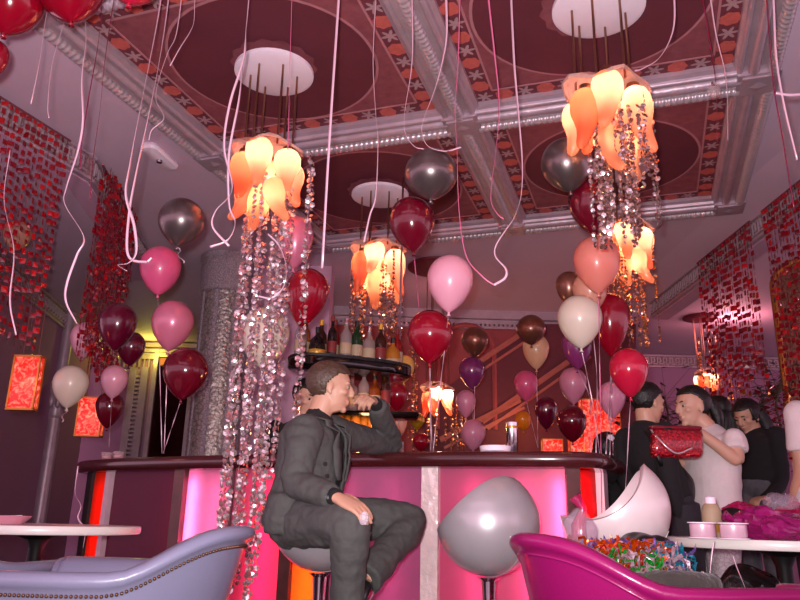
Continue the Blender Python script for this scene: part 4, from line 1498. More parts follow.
ch = make_chair('lilac grey tub armchair nearest the camera, nailhead trim along its outer arm', M['bluevinyl'])
place(ch, at_floor(97, 560, 2.55), -HR * .99 + HF * .1)
pc = at_floor(-40, 560, 3.06)
d_ = HR * .1 + HF
ch2 = dup(ch, (pc.x, pc.y, 0), math.atan2(d_.y, d_.x), 'lilac grey tub armchair cut by the left edge, only its corner showing')
ch2.scale = (1, 1, .97)
mg = make_chair('magenta tub armchair heaped with coloured foil streamers at lower right', M['magvinyl'], nails=False)
place(mg, at_floor(663, 560, 2.52), HR * .93 + HF * .28)
pc = at_floor(930, 590, 1.9)
d_ = -HR * .9 + HF * .4
mg2 = dup(mg, (pc.x, pc.y, 0), math.atan2(d_.y, d_.x), 'magenta tub armchair cut off at the lower right corner')

# ------------------------------------------------------------------ tables
M['tabletop'] = pm('white_laminate', srgb(236, 230, 222), .3, vary=.04, scale=8)


def make_table(label):
    t = thing('cafe_table', label, 'table', (0, 0, 0), 'round white cafe tables')
    b = MB(); b.lathe([(.41, .707), (.445, .71), (.45, .716), (.45, .74), (.446, .745), (.001, .746)], (0, 0, 0), 64); obj('table_top', b, M['tabletop'], t, 40)
    b = MB(); b.lathe([(.12, .706), (.05, .68), (.032, .64), (.03, .1), (.05, .05)], (0, 0, 0), 20); obj('pedestal', b, M['black'], t)
    b = MB(); b.lathe([(.24, 0), (.24, .02), (.1, .04), (.05, .06)], (0, 0, 0), 32); obj('base', b, M['black'], t)
    return t


ZTB = .746
def side_of_table(px, py, s):                 # centre of a round table whose outline ends at this pixel
    p = None
    r = ray(px, py)
    return r


tb = make_table('round white cafe table at left with a pink dish on it')
DT1 = 3.6
pl_ = UH(137, 524, DT1); c1 = pl_ - HR * .45 + HF * .0
tb.location = (c1.x, c1.y, 0)
DT2 = 3.2
pr_ = UH(672, 538, DT2); c2 = pr_ + HR * .45
tb2 = dup(tb, (c2.x, c2.y, 0), 0, 'round white cafe table at right carrying ribbon spools and pink cellophane parcels')
c = V((c1.x, c1.y, ZTB)) + HR * .155 - HF * .2
c = UH(6, 520, DT1 - .15); c.z = ZTB
t = thing('ashtray', 'shallow pink dish on the left cafe table', 'dish', c)
b = MB(); b.lathe([(.07, 0), (.075, .003), (.105, .036), (.1, .037), (.072, .01), (.001, .008)], c, 28); obj('bowl', b, BM['pink'], t, 50)
b = MB(); b.tube([c + HR * -.02 + V((0, 0, .03)), c + HR * .068 + V((0, 0, .036))], .004, 6); obj('cigarette', b, M['white_plaster'], t)


tb2.scale = (1, 1, 1.02)
ZTB = .746 * 1.02


def spool(px, D, label, key):
    c = UH(px, 545, D); c.z = ZTB
    t = thing('ribbon_spool', label, 'ribbon spool', c, 'ribbon spools on the right table')
    b = MB(); b.lathe([(.054, 0), (.054, .004), (.022, .005), (.022, .053), (.054, .054), (.054, .058), (.001, .058)], c, 28); obj('flanged_core', b, M['white_plaster'], t, 40)
    b = MB(); b.lathe([(.044, .0055), (.047, .01), (.047, .049), (.044, .0525)], c, 28); obj('wound_ribbon', b, M[key], t, 40)
    return t, c


sp1, q1 = spool(704, 2.93, 'left spool of white curling ribbon at the edge of the right table', 'ribbon')
sp2, q2 = spool(735, 2.86, 'right one of the two white ribbon spools, touching the pink parcels', 'ribbon')
# ------------------------------------------------------------------ loose goods on tables and chairs
M['cello'] = pm('pink_cellophane', srgb(222, 40, 120), .08, vary=.3, scale=9, coat=1, transl=.3, transp=.5, bump=.6, bscale=50)
M['cello2'] = pm('magenta_cellophane', srgb(190, 30, 130), .08, vary=.3, scale=9, coat=1, transl=.3, transp=.2, bump=1, bscale=26)
M['clearfilm'] = pm('clear_film', srgb(230, 210, 225), .06, coat=1, transp=.82, bump=1, bscale=30)


def lump(c, r, ax, seed, amp=.18, freq=9, nu=40, nv=28):
    b = MB(); b.ell(c, r, ax, nu, nv)
    for i, p in enumerate(b.v):
        d = p - V(c)
        k = 1 + amp * noise.noise(p * freq + V((seed, 0, 0))) + amp * .5 * noise.noise(p * freq * 2.6 + V((seed, 3, 0)))
        b.v[i] = V(c) + d * k
        if b.v[i].z < c[2] - r[2] * .8: b.v[i].z = c[2] - r[2] * .8
    return b


AXH = (HR, HF, V((0, 0, 1)))


def parcel(px, py, D, r, mat, label, seed):
    c = UH(px, py, D); c.z = ZTB + r[2] * .8 + .001
    t = thing('cellophane_parcel', label, 'parcel', V((c.x, c.y, ZTB)), 'cellophane parcels on the right table')
    obj('wrap', lump(c, r, AXH, seed, .3, 16, 30, 20), M[mat], t, False)
    b = MB(); e = c + HR * (-r[0] * .85) + V((0, 0, r[2] * .2))
    b.tube([e + HR * .03, e, e - HR * .02 + V((0, 0, .008)), e - HR * .045 + V((0, 0, .02))], [.02, .008, .012, .022], 9)
    obj('gathered_end', b, M[mat], t, False)


parcel(742, 505, 3.4, (.1, .08, .085), 'cello', 'pink cellophane parcel farthest back on the right table', 1)
parcel(766, 520, 3.03, (.14, .09, .066), 'cello2', 'flat magenta cellophane parcel in front of the pink ones', 2)
parcel(795, 512, 3.3, (.12, .09, .08), 'cello', 'pink cellophane parcel at the right edge of the photo', 3)
parcel(784, 528, 2.87, (.09, .06, .05), 'cello2', 'small magenta cellophane parcel nearest the table edge', 4)
c = UH(780, 500, 3.25); c.z = ZTB + .15
o = obj('film_wrap', lump(c + V((0, 0, 0)), (.07, .05, .04), AXH, 8, .35, 14), M['clearfilm'], None, False, loc=c)
tag(o, 'crumpled clear plastic film lying on top of the pink parcels', 'plastic film')
c = UH(712, 520, 3.2); c.z = ZTB
t = thing('bottle', 'cream plastic squeeze bottle with gold band standing behind the ribbon spools', 'bottle', c)
b = MB(); b.lathe([(.036, 0), (.04, .005), (.04, .105), (.03, .13), (.024, .135), (.001, .135)], c, 18); obj('body', b, M['label_cream'], t)
b = MB(); b.lathe([(.0405, .02), (.041, .022), (.041, .05), (.0405, .052)], c, 18); obj('band', b, M['label_gold'], t)
b = MB(); b.lathe([(.022, .135), (.022, .16), (.015, .165), (.001, .165)], c, 14); obj('cap', b, M['white_plaster'], t)
c = UH(733, 515, 3.22); c.z = ZTB + .056
o = obj('pouch', lump(c, (.08, .06, .07), AXH, 12, .15, 8), M['black'], None, True, loc=c); tag(o, 'small black pouch between the cream bottle and the pink parcels', 'pouch')

for sp, pts, w, label in ((q1, [(676, 541), (676, 560), (681, 578), (687, 604)], .0035, 'white ribbon end trailing from the table edge beside the white spool'),
                   (q2, [(714, 541), (711, 560), (710, 580), (713, 606)], .0045, 'white ribbon end hanging over the table edge below the spools'),
                   (None, [(733, 556), (737, 568), (744, 585), (752, 604)], .0035, 'thin white ribbon hanging in front of the black bag')):
    P = catmull([UH(x, y, 2.74) for x, y in pts], 8)
    b = MB(); band(b, P, w, 3)
    o = obj('ribbon_end', b, M['ribbon'], None, True, loc=P[0]); tag(o, label, 'ribbon', 'ribbon ends at the right table')


def foil_heap(label, cpx, cpy, D, spread, n, key, col, L=.07, w=.012):
    m_ = bpy.data.materials.get('foil_' + key) or pm('foil_' + key, srgb(*col), .12, metal=.55, vary=.2, scale=50, coat=1, transl=.25)
    b = MB()
    c = UH(cpx, cpy, D)
    for i in range(n):
        gs = lambda q: max(-1.5 * q, min(1.5 * q, rnd.gauss(0, q)))
        p = c + HR * gs(spread[0]) + HF * gs(spread[1]) + V((0, 0, gs(spread[2])))
        a, e = rnd.uniform(0, 2 * PI), rnd.uniform(-.9, .9)
        d = V((math.cos(a), math.sin(a), e)).normalized()
        s = d.orthogonal().normalized()
        kk = rnd.uniform(20, 45)
        pts = []
        for j in range(7):
            u = j / 6
            pts.append(p + d * (L * (u - .5)) + s * (.016 * math.sin(kk * .2 * u)) + d.cross(s) * (.016 * math.cos(kk * .2 * u)))
        band(b, pts, w * rnd.uniform(.6, 1.3), 5, rnd.uniform(0, 3))
    o = obj('foil_garland', b, m_, None, False, loc=c)
    tag(o, label, 'foil garland', 'foil garlands on the magenta chair')


foil_heap('bright orange foil garland heaped on the magenta armchair', 619, 566, 2.66, (.085, .06, .045), 330, 'orange', (255, 92, 10), .075, .011)
foil_heap('green foil garland lying in the middle of the streamer heap', 612, 568, 2.58, (.09, .05, .03), 110, 'green', (30, 190, 60), .07, .010)
foil_heap('teal blue foil garland at the right side of the streamer heap', 652, 566, 2.68, (.075, .05, .035), 170, 'teal', (40, 170, 200), .07, .010)
foil_heap('violet foil garland behind the orange one in the heap', 625, 563, 2.68, (.12, .06, .04), 150, 'violet', (150, 110, 200), .07, .010)
foil_heap('rainbow silver foil garland at the front of the streamer heap', 628, 570, 2.6, (.13, .06, .035), 150, 'silver', (230, 200, 210), .07, .010)
foil_heap('red foil garland at the left foot of the streamer heap', 600, 568, 2.6, (.07, .05, .04), 70, 'red', (230, 40, 50), .07, .010)
c = UH(579, 535, 2.72)
t = thing('cellophane_parcel', 'pink clear-wrapped bundle leaning at the back of the magenta armchair', 'parcel', c + V((0, 0, -.08)))
obj('wrap', lump(c, (.06, .06, .085), AXH, 21, .25, 12), M['clearfilm'], t, True)
b = MB(); b.tube([c + V((0, 0, -.05)), c + V((0, 0, .03)), c + HR * .02 + V((0, 0, .09)), c + HR * -.01 + V((0, 0, .13))], [.03, .026, .012, .024], 10); obj('filling', b, M['cello'], t, True)
M['jacket_grey'] = pm('olive_grey_cloth', srgb(66, 58, 54), .9, vary=.25, scale=14, bump=.5, bscale=40, sheen=.3)
c = UH(664, 572, 2.62); c.z = .53
b = lump(c, (.25, .2, .125), (HR * .9 + HF * .43, HF * .9 - HR * .43, V((0, 0, 1))), 31, .25, 6, 60, 40)
t = thing('folded_jacket', 'crumpled olive grey jacket lying on the seat of the magenta armchair', 'jacket', c + V((0, 0, -.1)))
obj('cloth', b, M['jacket_grey'], t, True)
b = MB(); b.tube(catmull([c + HR * -.14 + HF * -.1 + V((0, 0, .09)), c + HR * -.0 + HF * -.15 + V((0, 0, .1)), c + HR * .12 + HF * -.1 + V((0, 0, .09))], 6), .04, 12); obj('sleeve', b, M['jacket_grey'], t, True)
c = UH(648, 548, 2.85)
o = obj('scarf', lump(c, (.1, .07, .05), AXH, 41, .4, 10), M['black'], None, True, loc=c); tag(o, 'black scarf bundled behind the teal foil on the magenta armchair', 'scarf')
M['binbag'] = pm('black_plastic', srgb(12, 14, 14), .12, coat=1, bump=1, bscale=16)
c = UH(748, 590, 2.95)
t = thing('plastic_bag', 'shiny black plastic bag standing under the right table', 'bag', V((c.x, c.y, .0)))
obj('bag', lump(V((c.x, c.y, .3)), (.2, .2, .36), AXH, 51, .14, 5, 60, 40), M['binbag'], t, True)
b = MB(); b.tube(catmull([V((c.x, c.y, .6)) + HR * .05, V((c.x, c.y, .655)) + HR * .02, V((c.x, c.y, .65)) - HR * .04, V((c.x, c.y, .6)) - HR * .07], 6), .012, 8); obj('tied_neck', b, M['binbag'], t, True)

# ------------------------------------------------------------------ ivy and plants at the far right
M['leaf'] = pm('ivy_leaf', srgb(52, 64, 36), .5, vary=.3, scale=30, transl=.2)
M['leafd'] = pm('dark_leaf', srgb(34, 32, 26), .5, vary=.3, scale=30, transl=.2)


def plant(label, pts, D, n, spread, key, name='ivy', leaf=.07):
    P = catmull([UH(x, y, D) for x, y in pts], 8)
    t = thing(name, label, 'plant', P[0], None)
    b = MB(); b.tube(P, .009, 6)
    lf = MB()
    for i in range(n):
        p = rnd.choice(P)
        q = p + HR * rnd.gauss(0, spread) + HF * rnd.gauss(0, spread * .6) + V((0, 0, rnd.gauss(0, spread * .8)))
        b.tube([p, q], .002, 3)
        a = rnd.uniform(0, 2 * PI)
        d = (V((math.cos(a), math.sin(a), rnd.uniform(-.8, .2)))).normalized(); s = d.cross(V((0, 0, 1))).normalized(); u = d.cross(s)
        L = leaf * rnd.uniform(.6, 1.3)
        lf.add([q, q + d * L * .35 + s * L * .32 + u * .006, q + d * L, q + d * L * .35 - s * L * .32 + u * .006, q + d * L * .4 - u * .004], [(0, 1, 4), (1, 2, 4), (2, 3, 4), (3, 0, 4)])
    obj('stem', b, M['bark'], t, True)
    o = obj('leaves', lf, M[key], t, False, fixn=False); o['kind'] = 'stuff'


plant('leafy dark potted shrub between the dark-shirted person and the long-haired man', [(668, 470), (666, 440), (668, 415), (664, 398)], 7.5, 130, .22, 'leafd', 'shrub', .12)
plant('ivy climbing at right above the black-haired woman', [(745, 420), (758, 408), (772, 398), (780, 385), (784, 372)], 6.2, 150, .12, 'leaf')
plant('red flowering garland hanging right of the black-haired woman', [(781, 386), (776, 405), (780, 425), (777, 445), (779, 470)], 6.0, 110, .07, 'red', 'flower_garland', .06)
for px, D, label in ((668, 7.5, 'brown planter pot'),):
    pass

# ------------------------------------------------------------------ people
M['skin'] = pm('skin', srgb(190, 142, 118), .5, vary=.05, scale=12)
M['skin_pale'] = pm('pale_skin', srgb(200, 152, 130), .5, vary=.05, scale=12)
M['hair_brown'] = pm('brown_hair', srgb(78, 57, 45), .45, vary=.3, scale=60, bump=.3, bscale=120)
M['hair_black'] = pm('black_hair', srgb(22, 16, 16), .4, vary=.3, scale=60, bump=.3, bscale=120)
M['suit'] = pm('charcoal_suit', srgb(70, 69, 67), .8, vary=.12, scale=30, bump=.35, bscale=22)
M['shirt_black'] = pm('black_knit', srgb(18, 17, 18), .9, vary=.1)
M['tee'] = pm('white_tee', srgb(216, 200, 200), .85, vary=.05, bump=.4, bscale=14)
M['tee_black'] = pm('black_tee', srgb(20, 16, 20), .9, vary=.1, bump=.3, bscale=14)
M['jeans'] = pm('grey_jeans', srgb(92, 88, 96), .85, vary=.2, scale=40)
M['jeans_dark'] = pm('dark_jeans', srgb(40, 34, 42), .85, vary=.2, scale=40)
M['pattern'] = voro(pm('patterned_cloth', srgb(206, 188, 192), .85), 46, .6, srgb(150, 126, 138))
M['eye'] = pm('eye_white', srgb(170, 148, 140), .3)
M['iris'] = pm('iris', srgb(50, 36, 28), .2)
M['lip'] = pm('lip', srgb(170, 96, 92), .45)


class Frame:
    def __init__(s, o, fwd, up=V((0, 0, 1)), k=1.0):
        s.o = V(o); s.X = V(fwd).normalized()
        s.Z = (V(up) - s.X * V(up).dot(s.X)).normalized(); s.Y = s.Z.cross(s.X); s.k = k

    def __call__(s, x, y, z): return s.o + (s.X * x + s.Y * y + s.Z * z) * s.k

    def ax(s): return (s.X, s.Y, s.Z)


def head_shapes(b, f):
    k = f.k
    b.ell(f(-.012, 0, .03), (.094 * k, .075 * k, .084 * k), f.ax(), 24, 18)
    b.loft([(f(.012, 0, .06), .055 * k, .06 * k), (f(.018, 0, .03), .064 * k, .07 * k), (f(.02, 0, 0), .064 * k, .066 * k), (f(.022, 0, -.04), .057 * k, .064 * k),
            (f(.03, 0, -.078), .045 * k, .052 * k), (f(.04, 0, -.106), .026 * k, .034 * k)], f.Y, 20)
    b.loft([(f(.078, 0, .03), .007 * k, .006 * k), (f(.09, 0, .008), .009 * k, .01 * k), (f(.1, 0, -.014), .012 * k, .013 * k), (f(.1, 0, -.026), .016 * k, .011 * k), (f(.092, 0, -.034), .012 * k, .006 * k)], f.Y, 12)
    for s in (-1, 1):
        b.ell(f(.073, s * .028, .024), (.014 * k, .026 * k, .008 * k), f.ax())
        b.ell(f(.055, s * .042, -.018), (.022 * k, .018 * k, .018 * k), f.ax())
        b.ell(f(-.008, s * .074, -.008), (.016 * k, .007 * k, .028 * k), f.ax())
        b.ell(f(-.002, s * .074, -.03), (.009 * k, .007 * k, .012 * k), f.ax())
    b.ell(f(.083, 0, -.053), (.011 * k, .021 * k, .006 * k), f.ax())
    b.ell(f(.081, 0, -.065), (.011 * k, .018 * k, .007 * k), f.ax())
    b.ell(f(.067, 0, -.092), (.016 * k, .02 * k, .016 * k), f.ax())


def head_details(f, root, brow):
    k = f.k
    for s in (-1, 1):
        b = MB(); b.ell(f(.0705, s * .029, .006), .0118 * k, f.ax(), 12, 10); o = obj('eye', b, M['eye'], root, True)
        b = MB(); b.ell(f(.0795, s * .029, .005), (.004 * k, .0075 * k, .0075 * k), f.ax(), 10, 8); obj('iris', b, M['iris'], o, True)
        b = MB(); b.tube([f(.087, s * .014, .027), f(.085, s * .03, .031), f(.072, s * .046, .026)], [.003 * k, .004 * k, .0025 * k], 6); obj('eyebrow', b, brow, root, True)
    b = MB(); b.ell(f(.091, 0, -.054), (.004 * k, .019 * k, .004 * k), f.ax()); b.ell(f(.089, 0, -.063), (.004 * k, .016 * k, .004 * k), f.ax()); obj('lips', b, M['lip'], root, True)


def hair(f, root, mat, rule, extra=(), puff=1.09, name='hair'):
    k = f.k
    b = MB()
    b.ell(f(-.014, 0, .032), (.097 * k * puff, .078 * k * puff, .086 * k * puff), f.ax(), 72, 52)
    bm = bmesh.new()
    loc = lambda p: ((p - f.o).dot(f.X) / k, (p - f.o).dot(f.Y) / k, (p - f.o).dot(f.Z) / k)
    vs_ = [bm.verts.new(p) for p in b.v]
    for q in b.f: bm.faces.new([vs_[i] for i in q])
    bmesh.ops.delete(bm, geom=[v for v in bm.verts if not rule(*loc(v.co))], context='VERTS')
    for v in bm.verts:
        x, y, z = loc(v.co)
        d = (v.co - f(-.014, 0, .032)).normalized()
        v.co += d * k * (.003 * noise.noise(V((x * 40, y * 120, z * 30))) + .002 * noise.noise(V((x * 80, y * 200, z * 60))))
    me = bpy.data.meshes.new(name); bm.to_mesh(me); bm.free()
    o = finish(name, me, mat, root, True)
    s = o.modifiers.new('thick', 'SOLIDIFY'); s.thickness = .016 * k; s.offset = -.6
    for nm, pts, rs in extra:
        b = MB(); b.tube(catmull([f(*p) for p in pts], 5), [r * k for r in _interp(rs, (len(pts) - 1) * 5 + 1)], 14)
        for i, p in enumerate(b.v): b.v[i] = p + V((noise.noise(p * 70), noise.noise(p * 70 + V((5, 0, 0))), 0)) * .006
        obj(nm, b, mat, root, True)
    return o


def _interp(rs, n):
    out = []
    for i in range(n):
        t = i / (n - 1) * (len(rs) - 1); a = int(t); c = min(a + 1, len(rs) - 1)
        out.append(rs[a] * (1 - (t - a)) + rs[c] * (t - a))
    return out


def short_rule(x, y, z):                      # short man's cut
    if x > .035: return z > .072 + (abs(y) > .045) * -.012
    if x > -.02: return z > (.0 + (x + .02) * 1.15 if abs(y) > .03 else .07)
    return z > -.08 - x * .2


def hand(b, wrist, d, nrm, curl=.6, thumb=1, spread=.0, k=1.0, curls=None):
    """palm, four unequal fingers and a thumb; nrm points out of the palm, thumb on side d x nrm * thumb"""
    d = V(d).normalized(); nrm = V(nrm); nrm = (nrm - d * nrm.dot(d)).normalized()
    s = d.cross(nrm) * thumb
    w = V(wrist)
    b.loft([(w - d * .03 * k, .026 * k, .021 * k), (w, .028 * k, .02 * k), (w + d * .035 * k, .038 * k, .018 * k), (w + d * .075 * k, .041 * k, .015 * k), (w + d * .092 * k, .036 * k, .011 * k)], s, 14)
    L = (.072, .08, .075, .06)
    for i in range(4):
        off = (.0295 - i * .0197) * k
        p = w + d * ((.088 - (.004 if i in (0, 3) else 0)) * k) + s * off
        c = (curls[i] if curls else curl)
        dd = (d + s * (spread * (1.5 - i))).normalized()
        pts = [p - dd * .03 * k, p]; ang = 0
        for j, q in enumerate((.46, .31, .23)):
            ang += c * (1.0, 1.15, .8)[j]
            pts.append(pts[-1] + (dd * math.cos(ang) + nrm * math.sin(ang)) * (L[i] * q * k))
        b.tube(catmull(pts, 3), _interp([.0095 * k, .0098 * k, .009 * k, .0082 * k, .0066 * k], 13), 8)
    p = w + d * .022 * k + s * .027 * k
    q = p + (d * .6 + s * .75 + nrm * .35).normalized() * .038 * k
    r = q + (d * .85 + s * .2 + nrm * .5).normalized() * .032 * k
    e = r + (d * .9 - s * .1 + nrm * .5).normalized() * .024 * k
    b.tube(catmull([p - d * .012 * k, q, r, e], 3), _interp([.016 * k, .013 * k, .0105 * k, .007 * k], 10), 8)


def person(label, loc):
    return thing('person', label, 'person', loc)


def shrink(secs, k=.8): return [(p, a * k, c * k) for p, a, c in secs]


def limb(b, pts, rs, n=14):
    P = catmull(pts, 5); b.tube(P, _interp(rs, len(P)), n)


# --- the man in the dark suit
ft = (HR * .94 - HF * .34).normalized(); sd_ = (HF * .94 + HR * .34).normalized()
pel = UH(304, 520, 3.2)
t = person('man in a charcoal suit sitting on a silver stool, hand raised to his mouth', V((pel.x, pel.y, .5)))
hf_ = Frame(UH(331, 388, 3.27), HR * .97 + HF * .12 + V((0, 0, -.08)), V((0, 0, 1)), .97)
nb = UH(317, 419, 3.27)
tors = [(UH(302, 528, 3.22), .175, .135), (UH(304, 508, 3.23), .185, .138), (UH(309, 485, 3.24), .18, .13), (UH(313, 460, 3.26), .195, .13), (UH(315, 440, 3.27), .205, .122), (UH(316, 427, 3.27), .17, .095), (UH(317, 419, 3.27), .09, .065)]
shN, shF = UH(305, 431, 3.11), UH(331, 431, 3.46)
armN = [shN, UH(300, 457, 3.05), UH(298, 482, 3.02), UH(316, 491, 2.95), UH(332, 496, 2.89)]
elF = bar_at(387) + HF * .02; elF.z = ZT + .055
armF = [shF, shF.lerp(elF, .5) + V((0, 0, -.01)), elF, elF.lerp(UH(377, 406, 3.6), .5), UH(377, 406, 3.6)]
kN = UH(349, 528, 2.86); kF = UH(409, 522, 3.42)
legN = [UH(300, 522, 3.12), UH(326, 522, 2.98), kN, UH(348, 575, 2.9), UH(346, 640, 2.97)]
legF = [UH(312, 521, 3.3), UH(362, 519, 3.37), kF, UH(388, 551, 3.26), UH(364, 580, 3.1)]
b = MB()
head_shapes(b, hf_)
b.loft([(nb + V((0, 0, -.05)), .06, .055), (nb, .056, .052), (hf_(-.02, 0, -.06), .052, .054), (hf_(-.012, 0, -.02), .05, .056)], hf_.Y, 18)
b.loft(shrink(tors, .8), sd_, 16)
limb(b, armN, (.05, .045, .04, .035, .03)); limb(b, armF, (.05, .045, .04, .035, .03))
limb(b, legN, (.08, .07, .055, .045, .035)); limb(b, legF, (.08, .07, .055, .045, .035))
hand(b, UH(338, 498, 2.86), (UH(365, 511, 2.82) - UH(338, 498, 2.86)), V((0, 0, -1)) + HF * .5, .35, thumb=1)
wF = UH(373, 401, 3.57); tipF = hf_(.105, .0, -.04)
hand(b, wF, (tipF - wF) + V((0, 0, .035)), -hf_.Z - HR * .4, .55, thumb=-1, curls=(.45, .75, .85, .95))
body = blob('body', b, .0048, M['skin'], t, 2)
head_details(hf_, t, M['hair_brown'])
hair(hf_, t, M['hair_brown'], short_rule, puff=1.07)
b = MB(); b.loft(shrink(tors, .9), sd_, 20); b.loft([(nb + V((0, 0, -.03)), .075, .07), (nb + V((0, 0, .008)) + HR * .006, .06, .06), (hf_(-.02, 0, -.108), .055, .057)], hf_.Y, 18)
limb(b, armF[3:], (.036, .034)); b.tube([armF[4], armF[4] + (wF - armF[4]) * 1.0], .033, 12); b.tube([armN[4] - (armN[4] - armN[3]) * .2, UH(338, 498, 2.86)], .034, 12)
blob('turtleneck', b, .008, M['shirt_black'], t, 2)
b = MB(); b.loft(tors, sd_, 28)
for s_, p in ((-1, shN), (1, shF)):
    b.ell(p, (.07, .07, .064))
limb(b, armN, (.07, .06, .055, .048, .043)); limb(b, armF, (.068, .06, .053, .047, .043))
for q in (armN, armF): b.ell(q[2], .056)
# flaring skirt of the jacket behind the seat
b.loft([(UH(300, 500, 3.2), .17, .11), (UH(294, 522, 3.2), .18, .11), (UH(292, 534, 3.2), .165, .09)], sd_, 18)


def torso_axis(z):
    P = [q[0] for q in tors]
    for i in range(len(P) - 1):
        if P[i].z <= z <= P[i + 1].z: return P[i].lerp(P[i + 1], (z - P[i].z) / (P[i + 1].z - P[i].z))
    return P[0] if z < P[0].z else P[-1]


z_lo, z_hi = tors[0][0].z, tors[-1][0].z
def open_front(p):
    a = torso_axis(p.z); d = p - a
    if p.z > z_hi + .02: return V((d.x, d.y, 0)).length < .13
    x, y = d.dot(ft), d.dot(sd_)
    u = (p.z - z_lo) / (z_hi - z_lo)
    wd_ = .012 + .075 * max(0, (u - .25) / .75) + max(0, .25 - u) * .22
    return x > .03 and -wd_ < y - .012 < wd_ and x < .19


jk = blob('jacket', b, .0085, M['suit'], t, 3, clip=open_front)
sm = jk.modifiers.new('thick', 'SOLIDIFY'); sm.thickness = .008; sm.offset = 1
for v in jk.data.vertices:                      # cloth folds
    p = v.co + WL[t.name]
    v.co += v.normal * (.008 * noise.noise(V((p.x * 9, p.y * 9, p.z * 26))) + .004 * noise.noise(p * 38))
for s_ in (-1, 1):                              # lapels
    b = MB(); pts_i, pts_o = [], []
    for i in range(13):
        u = .42 + .58 * i / 12
        z = z_lo + (z_hi - z_lo) * u
        a = torso_axis(z)
        wd_ = .012 + .075 * max(0, (u - .25) / .75)
        k_ = [q[2] for q in tors]
        q = min(range(len(tors)), key=lambda j: abs(tors[j][0].z - z))
        rx = tors[q][2] + .018; ry = tors[q][1] + .012
        lw = .055 * math.sin(PI * min(1, (i + 1.2) / 10)) ** .6 if i < 10 else .04
        def on(y): return a + sd_ * y + ft * (rx * math.sqrt(max(.02, 1 - (y / ry) ** 2)) + .004)
        pts_i.append(on(.012 + s_ * wd_)); pts_o.append(on(.012 + s_ * (wd_ + lw)))
    b.add([q for pr in zip(pts_i, pts_o) for q in pr], [(2 * i, 2 * i + 1, 2 * i + 3, 2 * i + 2) for i in range(12)])
    o = obj('lapel', b, M['suit'], t, True); q = o.modifiers.new('thick', 'SOLIDIFY'); q.thickness = .006
for (px, py, D) in ((325, 464, 3.1), (327, 476, 3.1)):
    b = MB(); a = torso_axis(UH(px, py, D).z); b.lathe([(.009, 0), (.009, .004), (.001, .005)], UH(px, py, 3.09), 12, -HF * .8 + HR * .5); obj('button', b, M['black'], t)
for k in range(3):
    b = MB(); p = armN[4].lerp(armN[3], .18 + k * .14) - HF * .047 - V((0, 0, .01)); b.lathe([(.007, 0), (.007, .004), (.001, .005)], p, 10, -HF); obj('button', b, M['black'], t)
b = MB()
b.ell(UH(303, 522, 3.2), (.15, .16, .12), (ft, sd_, V((0, 0, 1))))
limb(b, legN, (.105, .095, .078, .064, .07)); limb(b, legF, (.105, .094, .078, .066, .075))
b.ell(kN, .08); b.ell(kF, .08)
tr = blob('trousers', b, .0085, M['suit'], t, 3)
for v in tr.data.vertices:
    p = v.co + WL[t.name]
    v.co += v.normal * (.008 * noise.noise(V((p.x * 10, p.y * 10, p.z * 22))) + .004 * noise.noise(p * 34))


def shoe(heel, toe, root, r=.042, mat='blackgloss'):
    b = MB(); d = (toe - heel).normalized(); s = d.cross(V((0, 0, 1))).normalized(); L = (toe - heel).length
    b.loft([(heel, .02, .03), (heel + d * .03, .034, .045), (heel + d * L * .4, .038, .04), (heel + d * L * .72 + V((0, 0, -.008)), .045, .028), (toe + V((0, 0, -.012)), .028, .018)], s, 16)
    obj('shoe', b, M[mat], root, True)


a = legN[-1]; shoe(a - HR * .05 + V((0, 0, -.05)), a + HR * .2 - HF * .05 + V((0, 0, -.09)), t)
a = legF[-1]; shoe(a + HR * .02 + V((0, 0, -.02)), a - HR * .06 - HF * .16 + V((0, 0, -.12)), t)
c = UH(364, 519, 2.81)
o = obj('folded_paper', lump(c, (.017, .012, .026), AXH, 61, .3, 30), M['pattern'], None, True, loc=c); tag(o, 'crumpled white paper held in the suited man\'s lower hand', 'paper')


# --- generic standing figure helper
def figure(label, base, hf, tors, side, arms, legs, top, bottom, skin, hairfn, sleeves=1.0, hands=(), neck=None, vox=.0065, shoes=True, brow='hair_black', skirt=None):
    t = person(label, base)
    b = MB(); head_shapes(b, hf)
    nb = tors[-1][0]
    b.loft([(nb + V((0, 0, -.05)), .06, .055), (nb, .056, .052), (hf(-.02, 0, -.06), .052, .054), (hf(-.012, 0, -.02), .05, .056)], hf.Y, 16)
    b.loft(shrink(tors, .82), side, 16)
    for A in arms: limb(b, A, (.046, .043, .038, .034, .028))
    for A in legs: limb(b, A, (.075, .066, .05, .042, .034))
    for h in hands: hand(b, *h)
    blob('body', b, vox, M[skin], t, 2)
    head_details(hf, t, M[brow])
    hairfn(hf, t)
    b = MB(); b.loft(tors, side, 24)
    for A in arms:
        n = 2 if sleeves < 1 else 5
        if sleeves < 1:
            e = A[0].lerp(A[2], sleeves); b.tube([A[0], A[0].lerp(e, .5), e], [.066, .068, .066], 14)
        else: limb(b, A, (.064, .056, .05, .045, .04))
        b.ell(A[0], .068)
    g = blob('top', b, .01, M[top], t, 3)
    for v in g.data.vertices:
        p = v.co + WL[t.name]
        v.co += v.normal * (.006 * noise.noise(V((p.x * 8, p.y * 8, p.z * 16))))
    b = MB()
    b.ell(tors[0][0], (tors[0][2] * .97, tors[0][1] * .97, .12), (side.cross(V((0, 0, 1))), side, V((0, 0, 1))))
    for A in legs: limb(b, A, (.1, .09, .07, .062, .06))
    blob('trousers', b, .01, M[bottom], t, 3)
    if shoes:
        for A in legs:
            f = V((hf.X.x, hf.X.y, 0)).normalized()
            shoe(A[-1] - f * .06 + V((0, 0, -.04)), A[-1] + f * .18 + V((0, 0, -.06)), t)
    return t


